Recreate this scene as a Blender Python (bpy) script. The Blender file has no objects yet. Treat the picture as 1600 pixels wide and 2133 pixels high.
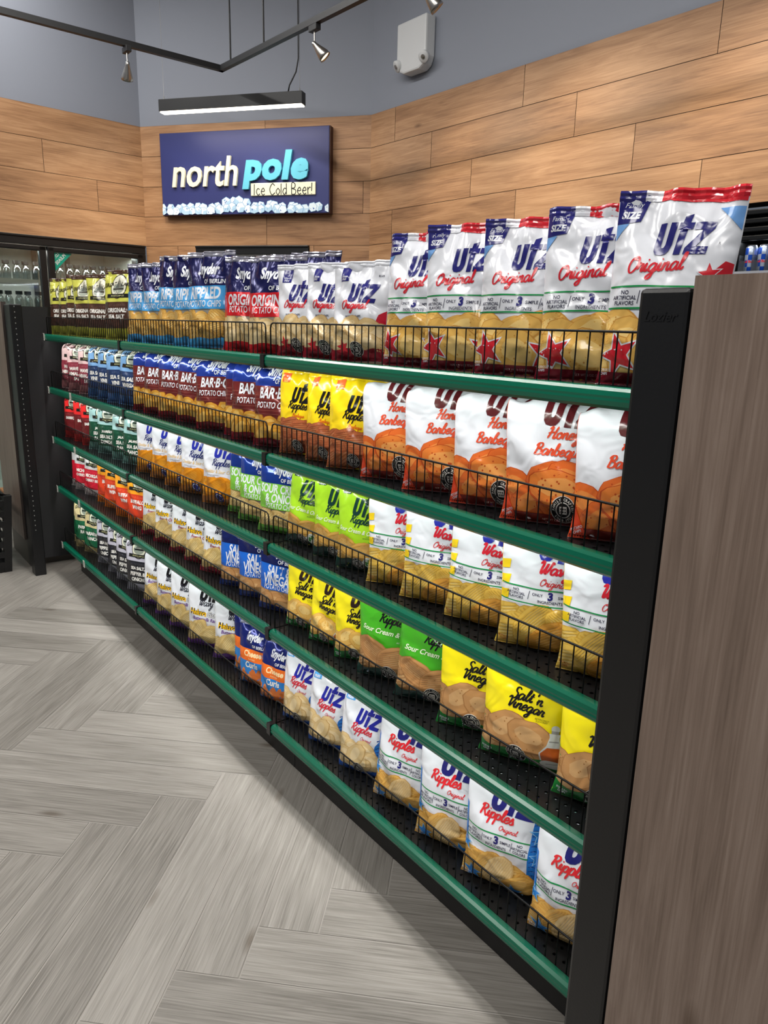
import bpy, bmesh, math, random
import numpy as np
from mathutils import Vector, Matrix, geometry
random.seed(7)
sc = bpy.context.scene
COL = sc.collection
PI = math.pi

# ------------------------------------------------------------------ camera, world, exposure
cam_d = bpy.data.cameras.new('camera'); cam = bpy.data.objects.new('camera', cam_d); COL.objects.link(cam)
cam_d.sensor_fit = 'VERTICAL'; cam_d.sensor_height = 36.0; cam_d.lens = 1528.4 / 2133 * 36.0
cam_d.clip_start = 0.02; cam_d.clip_end = 60
yaw, pitch, roll = (math.radians(a) for a in (52.1125, 14.3011, 1.3726))
fwd = Vector((-math.sin(yaw)*math.cos(pitch), math.cos(yaw)*math.cos(pitch), -math.sin(pitch)))
rt = Vector((math.cos(yaw), math.sin(yaw), 0)); up = rt.cross(fwd)
r2 = rt*math.cos(roll) + up*math.sin(roll); u2 = up*math.cos(roll) - rt*math.sin(roll)
cam.matrix_world = Matrix(((r2.x, u2.x, -fwd.x, 4.327), (r2.y, u2.y, -fwd.y, -1.0257), (r2.z, u2.z, -fwd.z, 1.449), (0, 0, 0, 1)))
sc.camera = cam
w = bpy.data.worlds.new('store_air'); sc.world = w; w.use_nodes = True
w.node_tree.nodes['Background'].inputs[0].default_value = (0.80, 0.87, 1.0, 1)
w.node_tree.nodes['Background'].inputs[1].default_value = 0.15
sc.view_settings.view_transform = 'Standard'; sc.view_settings.look = 'None'
sc.view_settings.exposure = 0.0; sc.view_settings.gamma = 1.0; sc.view_settings.use_curve_mapping = False
sc.cycles.use_denoising = True
sc.cycles.max_bounces = 6; sc.cycles.diffuse_bounces = 3; sc.cycles.glossy_bounces = 3
sc.cycles.transparent_max_bounces = 12; sc.cycles.sample_clamp_indirect = 4.0

LED_POWER = 1.25          # watts per shelf light
def area(name, loc, rot, sx, sy, power, col, spread=180, parent=None):
    l = bpy.data.lights.new(name, 'AREA'); l.shape = 'RECTANGLE'; l.size = sx; l.size_y = sy
    l.energy = power; l.color = col; l.spread = math.radians(spread)
    o = bpy.data.objects.new(name, l); COL.objects.link(o); o.location = loc; o.rotation_euler = rot
    if parent: o.parent = parent
    return o
# unseen ceiling lights, no fixtures: strip from the floor shadow, others added front fill
area('strip_lamp_light', (1.8, 0.07, 4.10), (0, 0, 0), 7.0, 0.03, 165, (1.0, 0.97, 0.93))
area('front_fill_light', (3.2, -2.6, 4.10), (0, 0, 0), 1.2, 1.2, 68, (1.0, 0.97, 0.92))
area('front_fill_light', (0.6, -2.6, 4.10), (0, 0, 0), 1.2, 1.2, 68, (1.0, 0.97, 0.92))
area('front_fill_light', (-1.8, -2.6, 4.10), (0, 0, 0), 1.2, 1.2, 62, (1.0, 0.97, 0.92))  # added to brighten the wood side of the left end unit
area('front_fill_light', (6.0, -2.6, 4.10), (0, 0, 0), 1.2, 1.2, 68, (1.0, 0.97, 0.92))

# ------------------------------------------------------------------ materials
MATS = {}
def new_mat(name):
    m = bpy.data.materials.new(name); m.use_nodes = True
    nt = m.node_tree; return m, nt, nt.nodes['Principled BSDF']
def S(c):   # sRGB 0-255 -> linear
    return tuple(((x/255)/12.92 if x/255 <= .04045 else (((x/255)+.055)/1.055)**2.4) for x in c) + (1,)
def flat(name, rgb, rough=.5, metal=0.0, emit=0, spec=.5, bump=0, bscale=200):
    if name in MATS: return MATS[name]
    m, nt, b = new_mat(name)
    b.inputs['Base Color'].default_value = S(rgb); b.inputs['Roughness'].default_value = rough
    b.inputs['Metallic'].default_value = metal; b.inputs['Specular IOR Level'].default_value = spec
    if emit:
        b.inputs['Emission Color'].default_value = S(rgb); b.inputs['Emission Strength'].default_value = emit
    if bump:
        n = nt.nodes.new('ShaderNodeTexNoise'); n.inputs['Scale'].default_value = bscale
        tc = nt.nodes.new('ShaderNodeTexCoord'); nt.links.new(tc.outputs['Object'], n.inputs['Vector'])
        bp = nt.nodes.new('ShaderNodeBump'); bp.inputs['Strength'].default_value = bump; bp.inputs['Distance'].default_value = .002
        nt.links.new(n.outputs['Fac'], bp.inputs['Height']); nt.links.new(bp.outputs['Normal'], b.inputs['Normal'])
    MATS[name] = m; return m
def film(rgb, metal=0.0, rough=.2):      # printed plastic film of the bags
    k = ('film', rgb, metal)
    if k in MATS: return MATS[k]
    m, nt, b = new_mat('printed_film'); N = nt.nodes.new; L = nt.links.new
    b.inputs['Base Color'].default_value = S(rgb); b.inputs['Roughness'].default_value = rough
    b.inputs['Metallic'].default_value = metal; b.inputs['Specular IOR Level'].default_value = .6
    tc = N('ShaderNodeTexCoord'); oi = N('ShaderNodeObjectInfo'); ad = N('ShaderNodeVectorMath'); ad.operation = 'ADD'
    sc_ = N('ShaderNodeMath'); sc_.operation = 'MULTIPLY'; sc_.inputs[1].default_value = 13.0
    L(oi.outputs['Random'], sc_.inputs[0]); L(tc.outputs['Object'], ad.inputs[0]); L(sc_.outputs[0], ad.inputs[1])
    n = N('ShaderNodeTexNoise'); n.noise_type = 'RIDGED_MULTIFRACTAL'
    n.inputs['Scale'].default_value = 8; n.inputs['Detail'].default_value = 1.5; n.inputs['Distortion'].default_value = .5
    L(ad.outputs[0], n.inputs['Vector'])
    n2 = N('ShaderNodeTexNoise'); n2.inputs['Scale'].default_value = 16; n2.inputs['Detail'].default_value = 1; n2.inputs['Distortion'].default_value = 1.2; L(ad.outputs[0], n2.inputs['Vector'])
    bp0 = N('ShaderNodeBump'); bp0.inputs['Strength'].default_value = .5; bp0.inputs['Distance'].default_value = .012; L(n2.outputs['Fac'], bp0.inputs['Height'])
    bp = N('ShaderNodeBump'); bp.inputs['Strength'].default_value = .7; bp.inputs['Distance'].default_value = .010; L(bp0.outputs['Normal'], bp.inputs['Normal'])
    L(n.outputs['Fac'], bp.inputs['Height']); L(bp.outputs['Normal'], b.inputs['Normal'])
    MATS[k] = m; return m
def wood(name, dark, mid, light, along='U', scale=1.0, rough=.45, tint=.25, stretch=12, spec=.4, streak=1.0):
    """plank wood: UV in metres with u along the grain, 'tint' a per-plank value"""
    m, nt, b = new_mat(name); N = nt.nodes.new; L = nt.links.new
    uv = N('ShaderNodeUVMap'); mp = N('ShaderNodeMapping'); L(uv.outputs[0], mp.inputs[0])
    mp.inputs['Scale'].default_value = (scale*1.0, scale*stretch, 1)
    n1 = N('ShaderNodeTexNoise'); n1.inputs['Scale'].default_value = 2.0; n1.inputs['Detail'].default_value = 5; n1.inputs['Roughness'].default_value = .6; n1.inputs['Distortion'].default_value = .9
    L(mp.outputs[0], n1.inputs['Vector'])
    mp2 = N('ShaderNodeMapping'); L(uv.outputs[0], mp2.inputs[0]); mp2.inputs['Scale'].default_value = (scale*2.5, scale*stretch*9, 1)
    n2 = N('ShaderNodeTexNoise'); n2.inputs['Scale'].default_value = 2.0; n2.inputs['Detail'].default_value = 4; n2.inputs['Distortion'].default_value = .3
    L(mp2.outputs[0], n2.inputs['Vector'])
    mx = N('ShaderNodeMix'); mx.data_type = 'FLOAT'; mx.inputs[0].default_value = .38*streak
    L(n1.outputs['Fac'], mx.inputs[2]); L(n2.outputs['Fac'], mx.inputs[3])
    at = N('ShaderNodeAttribute'); at.attribute_name = 'tint'
    ma = N('ShaderNodeMath'); ma.operation = 'MULTIPLY_ADD'; ma.inputs[1].default_value = tint; L(at.outputs['Fac'], ma.inputs[0]); L(mx.outputs[0], ma.inputs[2])
    cr = N('ShaderNodeValToRGB'); e = cr.color_ramp.elements
    e[0].position = .28; e[0].color = S(dark); e[1].position = .74; e[1].color = S(light)
    k = cr.color_ramp.elements.new(.5); k.color = S(mid)
    L(ma.outputs[0], cr.inputs[0])
    # knots
    mp3 = N('ShaderNodeMapping'); L(uv.outputs[0], mp3.inputs[0]); mp3.inputs['Scale'].default_value = (2.2, 6.5, 1)
    vo = N('ShaderNodeTexVoronoi'); vo.inputs['Scale'].default_value = 1.0; L(mp3.outputs[0], vo.inputs['Vector'])
    kr = N('ShaderNodeValToRGB'); kr.color_ramp.elements[0].position = .03; kr.color_ramp.elements[0].color = (.55, .5, .45, 1); kr.color_ramp.elements[1].position = .11; kr.color_ramp.elements[1].color = (1, 1, 1, 1)
    L(vo.outputs['Distance'], kr.inputs[0])
    mu = N('ShaderNodeMix'); mu.data_type = 'RGBA'; mu.blend_type = 'MULTIPLY'; mu.inputs[0].default_value = 1
    L(cr.outputs[0], mu.inputs[6]); L(kr.outputs[0], mu.inputs[7]); L(mu.outputs[2], b.inputs['Base Color'])
    b.inputs['Roughness'].default_value = rough; b.inputs['Specular IOR Level'].default_value = spec
    bp = N('ShaderNodeBump'); bp.inputs['Strength'].default_value = .25; bp.inputs['Distance'].default_value = .001
    L(n2.outputs['Fac'], bp.inputs['Height']); L(bp.outputs['Normal'], b.inputs['Normal'])
    return m
def glass_mat(name, rgb=(235, 245, 245), a=.12, rough=.03):
    m = bpy.data.materials.new(name); m.use_nodes = True; nt = m.node_tree; nt.nodes.clear(); N = nt.nodes.new
    o = N('ShaderNodeOutputMaterial'); t = N('ShaderNodeBsdfTransparent'); g = N('ShaderNodeBsdfGlossy'); mx = N('ShaderNodeMixShader')
    t.inputs[0].default_value = S(rgb); g.inputs['Roughness'].default_value = rough; mx.inputs[0].default_value = a
    nt.links.new(t.outputs[0], mx.inputs[1]); nt.links.new(g.outputs[0], mx.inputs[2]); nt.links.new(mx.outputs[0], o.inputs[0]); return m
def deck_mat():      # black steel deck punched with rows of small holes
    m = bpy.data.materials.new('perforated_steel'); m.use_nodes = True; nt = m.node_tree; N = nt.nodes.new; L = nt.links.new
    b = nt.nodes['Principled BSDF']; b.inputs['Base Color'].default_value = S((20, 21, 23)); b.inputs['Roughness'].default_value = .35
    tc = N('ShaderNodeTexCoord'); sp = N('ShaderNodeSeparateXYZ'); L(tc.outputs['Object'], sp.inputs[0])
    def cell(out, per):
        d = N('ShaderNodeMath'); d.operation = 'DIVIDE'; d.inputs[1].default_value = per; L(out, d.inputs[0])
        f = N('ShaderNodeMath'); f.operation = 'FRACT'; L(d.outputs[0], f.inputs[0])
        s = N('ShaderNodeMath'); s.operation = 'SUBTRACT'; s.inputs[1].default_value = .5; L(f.outputs[0], s.inputs[0])
        q = N('ShaderNodeMath'); q.operation = 'MULTIPLY'; L(s.outputs[0], q.inputs[0]); L(s.outputs[0], q.inputs[1]); return q
    x, y = cell(sp.outputs[0], .0254), cell(sp.outputs[1], .0254)
    a = N('ShaderNodeMath'); a.operation = 'ADD'; L(x.outputs[0], a.inputs[0]); L(y.outputs[0], a.inputs[1])
    lt = N('ShaderNodeMath'); lt.operation = 'GREATER_THAN'; lt.inputs[1].default_value = .021; L(a.outputs[0], lt.inputs[0])
    L(lt.outputs[0], b.inputs['Alpha']); return m
M_BLACK = flat('black_steel', (12, 12, 14), .38, bump=.08)
M_PANEL = flat('black_panel', (20, 20, 22), .55, bump=.1)
M_WIRE = flat('black_wire', (8, 8, 9), .45, spec=.3)
M_GREEN = flat('green_rail', (0, 104, 78), .2)
M_DECK = deck_mat()
M_PAINT = flat('grey_blue_paint', (134, 139, 150), .7, bump=.12, bscale=90)
M_GROUT = flat('grout', (150, 146, 140), .8)
M_SEAM = flat('tile_joint', (58, 40, 28), .8)
M_FLOOR = wood('floor_plank', (98, 94, 88), (134, 130, 124), (160, 156, 150), rough=.45, tint=.09, stretch=12, streak=1.55, scale=1.2)
M_WALLW = wood('wall_plank', (122, 86, 58), (164, 123, 87), (192, 151, 112), rough=.5, tint=.07, stretch=8)
M_LAM = wood('grey_brown_laminate', (98, 83, 73), (126, 109, 98), (150, 134, 123), rough=.4, tint=0, stretch=14, spec=.35)
M_WHITE = flat('white_plastic', (205, 207, 208), .45)
M_CREAM = flat('cream_letter', (242, 238, 208), .4)
M_CYAN = flat('cyan_letter', (96, 190, 216), .4)
M_NAVY = flat('navy_sign', (36, 44, 104), .5)
M_STEEL = flat('brushed_steel', (178, 176, 172), .3, metal=1)
M_GLASS = glass_mat('cooler_glass', a=.10)
M_CLEAR = glass_mat('clear_plastic', (225, 228, 226), a=.30, rough=.08)
M_TAG = flat('tag_white', (214, 212, 204), .5)

# ------------------------------------------------------------------ mesh helpers
class MB:
    def __init__(s): s.v = []; s.f = []; s.mi = []; s.uv = {}; s.tint = {}
    def add(s, vs, fs, mi=0):
        o = len(s.v); s.v += [tuple(p) for p in vs]
        for f in fs: s.f.append(tuple(i+o for i in f)); s.mi.append(mi)
    def box(s, x0, x1, y0, y1, z0, z1, mi=0, xf=None):
        vs = [Vector((x, y, z)) for x in (x0, x1) for y in (y0, y1) for z in (z0, z1)]
        if xf: vs = [xf(p) for p in vs]
        s.add(vs, [(0, 1, 3, 2), (4, 6, 7, 5), (0, 4, 5, 1), (2, 3, 7, 6), (0, 2, 6, 4), (1, 5, 7, 3)], mi)
    def tube(s, pts, r, n=6, mi=0, caps=True):
        pts = [Vector(p) for p in pts]; rs = r if isinstance(r, (list, tuple)) else [r]*len(pts)
        o = len(s.v); prev = None
        for i, p in enumerate(pts):
            d = (pts[min(i+1, len(pts)-1)] - pts[max(i-1, 0)]).normalized()
            a = d.orthogonal() if prev is None else (prev - d*prev.dot(d))
            a.normalize(); prev = a; b = d.cross(a)
            for k in range(n):
                t = 2*PI*(k+.5)/n; s.v.append(tuple(p + (a*math.cos(t)+b*math.sin(t))*rs[i]))
        for i in range(len(pts)-1):
            for k in range(n):
                s.f.append((o+i*n+k, o+i*n+(k+1) % n, o+(i+1)*n+(k+1) % n, o+(i+1)*n+k)); s.mi.append(mi)
        if caps:
            s.f.append(tuple(o+k for k in reversed(range(n)))); s.mi.append(mi)
            e = o+(len(pts)-1)*n; s.f.append(tuple(e+k for k in range(n))); s.mi.append(mi)
    def lathe(s, prof, n=16, mi=0, xf=None):
        o = len(s.v)
        for r, z in prof:
            for k in range(n):
                p = Vector((r*math.cos(2*PI*k/n), r*math.sin(2*PI*k/n), z)); s.v.append(tuple(xf(p) if xf else p))
        for i in range(len(prof)-1):
            for k in range(n):
                s.f.append((o+i*n+k, o+i*n+(k+1) % n, o+(i+1)*n+(k+1) % n, o+(i+1)*n+k)); s.mi.append(mi)
    def prism(s, poly, y0, y1, mi=0, xf=None, ax='y'):
        """extrude a polygon (a,b) along the third axis"""
        n = len(poly)
        def P(a, b, c): return {'y': Vector((a, c, b)), 'x': Vector((c, a, b)), 'z': Vector((a, b, c))}[ax]
        vs = [P(a, b, y0) for a, b in poly] + [P(a, b, y1) for a, b in poly]
        if xf: vs = [xf(p) for p in vs]
        s.add(vs, [tuple(range(n)), tuple(reversed(range(n, 2*n)))] + [(i, i+n, (i+1) % n+n, (i+1) % n) for i in range(n)], mi)
    def plank(s, pts, uvs, tint, mi=0):
        s.add(pts, [tuple(range(len(pts)))], mi); s.uv[len(s.f)-1] = uvs; s.tint[len(s.f)-1] = tint
    def build(s, name, mats, parent=None, smooth=False, bevel=0):
        me = bpy.data.meshes.new(name); me.from_pydata(s.v, [], s.f)
        for m in (mats if isinstance(mats, (list, tuple)) else [mats]): me.materials.append(m)
        me.polygons.foreach_set('material_index', s.mi)
        if s.uv:
            ul = me.uv_layers.new(name='UVMap'); at = me.attributes.new('tint', 'FLOAT', 'FACE')
            for i, p in enumerate(me.polygons):
                if i in s.uv:
                    for k, li in enumerate(p.loop_indices): ul.data[li].uv = s.uv[i][k]
                    at.data[i].value = s.tint[i]
        if smooth: me.shade_smooth()
        bm = bmesh.new(); bm.from_mesh(me); bmesh.ops.recalc_face_normals(bm, faces=bm.faces) if not s.uv else None; bm.to_mesh(me); bm.free()
        me.update(); o = bpy.data.objects.new(name, me); COL.objects.link(o)
        if parent: o.parent = parent
        if bevel:
            b = o.modifiers.new('b', 'BEVEL'); b.width = bevel; b.segments = 2; b.limit_method = 'ANGLE'
        return o
def tag(o, label, cat, group=None):
    o['label'] = label; o['category'] = cat
    if group: o['group'] = group
    return o
def thing(name, label, cat, loc=(0, 0, 0), group=None, rz=0):
    o = bpy.data.objects.new(name, None); COL.objects.link(o); o.location = loc; o.rotation_euler = (0, 0, rz); o.empty_display_size = .05
    return tag(o, label, cat, group)
def structure(o): o['kind'] = 'structure'; return o
def dup(root, loc, rz=None, label=None, group=None):
    r = root.copy(); COL.objects.link(r); r.location = loc
    if rz is not None: r.rotation_euler = (0, 0, rz)
    if label: r['label'] = label
    if group: r['group'] = group
    for ch in list(root.children):
        c = ch.copy(); COL.objects.link(c); c.parent = r
        for g in list(ch.children):
            d = g.copy(); COL.objects.link(d); d.parent = c
    return r
TXT = {}
def text2d(body, bold=.0, spacing=1.0):
    """outline text as triangles: verts (n,2), faces"""
    k = (body, bold, spacing)
    if k in TXT: return TXT[k]
    cu = bpy.data.curves.new('t', 'FONT'); cu.body = body; cu.size = 1; cu.resolution_u = 3; cu.offset = bold; cu.space_character = spacing
    cu.align_x = 'CENTER'; cu.space_line = .95
    ob = bpy.data.objects.new('t', cu); me = bpy.data.meshes.new_from_object(ob)
    me.calc_loop_triangles()
    v = np.array([x.co[:2] for x in me.vertices]).reshape(-1, 2); f = [tuple(t.vertices) for t in me.loop_triangles]
    bpy.data.objects.remove(ob); bpy.data.curves.remove(cu); bpy.data.meshes.remove(me)
    lo, hi = v.min(0), v.max(0); v = v - (lo+hi)/2
    TXT[k] = (v, f, hi-lo); return TXT[k]
def solid_text(name, body, mat, parent, origin, ax, ay, an, height, depth, bold=0, shear=0, sx=1.0, spacing=1):
    """raised letters on a plane: ax right, ay up, an outward"""
    v, f, sz = text2d(body, bold, spacing); k = height/sz[1]
    P = lambda x, y, d: origin + ax*((x+shear*y)*k*sx) + ay*(y*k) + an*d
    vs = [P(x, y, depth) for x, y in v]; n = len(v)
    mb = MB(); mb.add(vs, f)
    if depth > .002:
        cnt = {}
        for t in f:
            for a, b in ((t[0], t[1]), (t[1], t[2]), (t[2], t[0])):
                cnt[tuple(sorted((a, b)))] = cnt.get(tuple(sorted((a, b))), 0) + 1
        mb.v += [tuple(P(x, y, 0)) for x, y in v]
        for (a, b), c in cnt.items():
            if c == 1: mb.f.append((a, b, b+n, a+n)); mb.mi.append(0)
    return mb.build(name, mat, parent)

# ------------------------------------------------------------------ script lettering (brush strokes)
GL = {
'a': ([[(.85,.8),(.5,1),(.12,.6),(.2,.08),(.5,0),(.82,.5),(.9,.95)],[(.9,.95),(.85,.3),(1,0),(1.25,.25)]],1.15),
'b': ([[(0,.3),(.4,1.2),(.52,1.9),(.34,1.9),(.2,1),(.2,.3),(.45,0),(.8,.3),(.75,.8),(.55,.85),(.95,.75)]],.95),
'c': ([[(.75,.8),(.5,1),(.12,.6),(.2,.08),(.5,0),(.9,.3)]],.85),
'e': ([[(.1,.4),(.6,.6),(.62,.95),(.35,1),(.1,.6),(.15,.12),(.45,0),(.9,.3)]],.85),
'g': ([[(.85,.8),(.5,1),(.12,.6),(.2,.08),(.5,0),(.82,.5),(.9,.95)],[(.9,.95),(.82,0),(.68,-.8),(.32,-1),(.2,-.7),(.6,-.3),(1.25,.25)]],1.15),
'h': ([[(0,.3),(.4,1.2),(.5,1.9),(.3,1.9),(.17,1),(.1,0)],[(.12,.3),(.4,.92),(.68,.88),(.64,.3),(.8,0),(1.05,.25)]],1.0),
'i': ([[(0,.3),(.22,1),(.15,.3),(.33,0),(.6,.3)],[(.26,1.4),(.32,1.5)]],.55),
'l': ([[(0,.3),(.4,1.3),(.46,1.95),(.28,1.9),(.17,1),(.2,.2),(.4,0),(.65,.3)]],.6),
'm': ([[(0,.3),(.17,1),(.1,0)],[(.12,.5),(.4,1),(.55,.85),(.5,0)],[(.52,.5),(.8,1),(.98,.8),(.93,.2),(1.1,0),(1.3,.25)]],1.25),
'n': ([[(0,.3),(.2,1),(.12,0)],[(.14,.5),(.5,1),(.7,.85),(.65,.25),(.82,0),(1.05,.25)]],1.0),
'o': ([[(.55,1),(.15,.75),(.15,.2),(.45,0),(.8,.35),(.72,.9),(.5,1),(.65,.78),(1.05,.8)]],.95),
'p': ([[(0,.3),(.2,1),(.1,0),(-.05,-1)],[(.13,.5),(.45,1),(.78,.8),(.7,.2),(.4,0),(.15,.2)],[(.55,.02),(1.0,.3)]],.95),
'q': ([[(.85,.8),(.5,1),(.12,.6),(.2,.08),(.5,0),(.82,.5),(.9,.95)],[(.9,.95),(.8,0),(.75,-1),(.95,-.7),(1.15,.2)]],1.1),
'r': ([[(0,.3),(.2,1.08),(.3,.9),(.6,.92),(.52,.3),(.65,0),(.88,.25)]],.8),
's': ([[(0,.25),(.4,1.05),(.46,.8),(.62,.35),(.42,0),(.1,.1)],[(.5,.02),(.8,.25)]],.72),
't': ([[(0,.3),(.3,1),(.42,1.65),(.27,.4),(.42,0),(.7,.3)],[(.05,1.05),(.68,1.1)]],.65),
'u': ([[(0,.3),(.2,1),(.12,.3),(.35,0),(.65,.3),(.8,1)],[(.8,1),(.73,.3),(.9,0),(1.15,.25)]],1.05),
'v': ([[(0,.8),(.2,1),(.3,.5),(.38,0),(.7,.6),(.76,1),(1,.85)]],.92),
'y': ([[(0,.3),(.2,1),(.12,.3),(.35,0),(.65,.3),(.8,1)],[(.8,1),(.72,0),(.58,-.8),(.25,-1),(.15,-.7),(.5,-.3),(1.1,.25)]],1.05),
'R': ([[(.36,1.8),(.26,.9),(.1,0)],[(0,1.4),(.3,1.85),(.8,1.9),(1,1.5),(.7,1.05),(.35,.95)],[(.5,1),(.8,.4),(1.05,0),(1.3,.25)]],1.25),
'O': ([[(.85,1.9),(.3,1.6),(.05,.8),(.3,.05),(.8,.05),(1.25,.8),(1.15,1.65),(.8,1.9),(.6,1.6),(1.05,1.5)]],1.35),
'H': ([[(-.05,1.5),(.3,1.85),(.4,1.7),(.25,.8),(0,0)],[(1.2,1.9),(1,1),(.85,.08),(1.05,0),(1.3,.25)],[(-.1,.8),(.5,.95),(1.2,1.05)]],1.3),
'B': ([[(.36,1.8),(.26,.9),(.1,0)],[(0,1.4),(.35,1.85),(.85,1.85),(.9,1.3),(.35,1),(.95,.85),(.95,.2),(.5,0),(0,.1)]],1.15),
'W': ([[(-.1,1.5),(.2,1.85),(.35,1.6),(.3,.6),(.42,0),(.8,.7),(.95,1.6),(.9,.6),(1.02,0),(1.4,.8),(1.55,1.8),(1.8,1.6)]],1.65),
'S': ([[(1,1.6),(.75,1.9),(.35,1.7),(.4,1.2),(.8,.8),(.75,.2),(.35,0),(0,.3)]],1.05),
'V': ([[(-.1,1.5),(.2,1.85),(.4,1.6),(.45,.6),(.52,0),(.9,.8),(1.15,1.7),(1.4,1.75)]],1.15),
'C': ([[(1,1.5),(.85,1.85),(.4,1.6),(.1,.8),(.3,.1),(.7,0),(1.15,.4)]],1.1),
'&': ([[(1,0),(.3,1.2),(.5,1.7),(.72,1.3),(.1,.5),(.3,0),(.7,.1),(1,.7)]],1.15),
"'": ([[(.12,1.95),(.02,1.5)]],.3), ' ': ([],.5)}
def catmull(p, n=5):
    p = [np.array(q, float) for q in p]; P = [2*p[0]-p[1]] + p + [2*p[-1]-p[-2]]; out = []
    for i in range(1, len(P)-2):
        for t in np.linspace(0, 1, n, endpoint=False):
            a, b, c, d = P[i-1:i+3]
            out.append(.5*((2*b)+(c-a)*t+(2*a-5*b+4*c-d)*t*t+(3*b-a-3*c+d)*t**3))
    out.append(p[-1]); return np.array(out)
def script2d(body, thick=.2, n=5):
    k = ('script', body, thick)
    if k in TXT: return TXT[k]
    V, F, x0 = [], [], 0.0
    for ch in body:
        st, adv = GL[ch]
        for s in st:
            q = catmull(s, n) + np.array([x0, 0]); q[:, 0] += .28*q[:, 1]
            d = np.gradient(q, axis=0); d /= (np.linalg.norm(d, axis=1)[:, None] + 1e-9); nn = np.stack([-d[:, 1], d[:, 0]], 1)
            wd = thick*.5*(.62 + .38*np.abs(d[:, 1])); wd[0] *= .55; wd[-1] *= .55
            o = len(V); m = len(q)
            for i in range(m): V += [q[i]+nn[i]*wd[i], q[i]-nn[i]*wd[i]]
            V += [q[0]-d[0]*wd[0], q[-1]+d[-1]*wd[-1]]
            for i in range(m-1):
                F += [(o+2*i, o+2*i+1, o+2*i+3), (o+2*i, o+2*i+3, o+2*i+2)]
            F += [(o, o+2*m, o+1), (o+2*m-2, o+2*m-1, o+2*m+1)]
        x0 += adv
    v = np.array(V); lo, hi = v.min(0), v.max(0); v = v-(lo+hi)/2
    TXT[k] = (v, F, hi-lo); return TXT[k]
def hand2d(body):       # thin upright hand printing for the small sign plaque
    H = {'I': ([[(0,0),(.05,1.6)]],.35),'c': ([[(.6,.8),(.3,.95),(.05,.5),(.3,0),(.65,.2)]],.8),'e': ([[(.05,.5),(.6,.55),(.4,1),(.05,.5),(.3,0),(.65,.15)]],.85),
      'C': ([[(.9,1.3),(.5,1.6),(.05,.8),(.4,0),(.95,.3)]],1.1),'o': ([[(.35,.95),(.02,.5),(.3,0),(.62,.5),(.35,.95)]],.8),'l': ([[(.05,1.6),(.02,0)]],.3),
      'd': ([[(.6,.8),(.3,.9),(.02,.4),(.3,0),(.6,.4)],[(.62,1.6),(.62,0)]],.85),'B': ([[(.05,0),(.08,1.6),(.6,1.5),(.55,.95),(.1,.85),(.7,.6),(.6,.05),(.05,0)]],.95),
      'r': ([[(.02,1),(.08,0)],[(.08,.6),(.3,.95),(.55,.9)]],.62),'!': ([[(.1,1.6),(.05,.4)],[(.03,.02),(.06,.08)]],.3),' ': ([],.6)}
    V, F, x0 = [], [], 0.
    for ch in body:
        st, adv = H[ch]
        for s in st:
            q = catmull(s, 5)+np.array([x0, 0]); d = np.gradient(q, axis=0); d /= (np.linalg.norm(d, axis=1)[:, None]+1e-9); nn = np.stack([-d[:, 1], d[:, 0]], 1)*.07
            o = len(V)
            for i in range(len(q)): V += [q[i]+nn[i], q[i]-nn[i]]
            for i in range(len(q)-1): F += [(o+2*i, o+2*i+1, o+2*i+3), (o+2*i, o+2*i+3, o+2*i+2)]
        x0 += adv
    v = np.array(V); lo, hi = v.min(0), v.max(0); return v-(lo+hi)/2, F, hi-lo
def poly_fill(pts):
    t = geometry.tessellate_polygon([[Vector((x, y, 0)) for x, y in pts]]); return np.array(pts, float), [tuple(f) for f in t]
def logo2d():
    u = [(0,1.02),(0,.32),(.05,.14),(.16,.03),(.36,0),(.56,.03),(.68,.14),(.74,.32),(.74,1.02),(.46,1.02),(.46,.33),(.42,.25),(.36,.23),(.31,.25),(.28,.33),(.28,1.02)]
    t = [(.90,0),(1.18,0),(1.18,.8),(1.36,.8),(1.36,1.02),(1.18,1.02),(1.18,1.3),(.90,1.22),(.90,1.02),(.80,1.02),(.80,.8),(.90,.8)]
    z = [(1.42,1.02),(2.2,1.02),(2.2,.82),(1.72,.24),(2.2,.24),(2.2,0),(1.30,0),(1.30,.2),(1.80,.78),(1.42,.78)]
    V, F = [], []
    for p in (u, t, z):
        a, f = poly_fill([(x+.22*y, y) for x, y in p]); o = len(V); V += list(a); F += [tuple(i+o for i in q) for q in f]
    v = np.array(V); lo, hi = v.min(0), v.max(0); return v-(lo+hi)/2, F, hi-lo
LOGO = logo2d()
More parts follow.
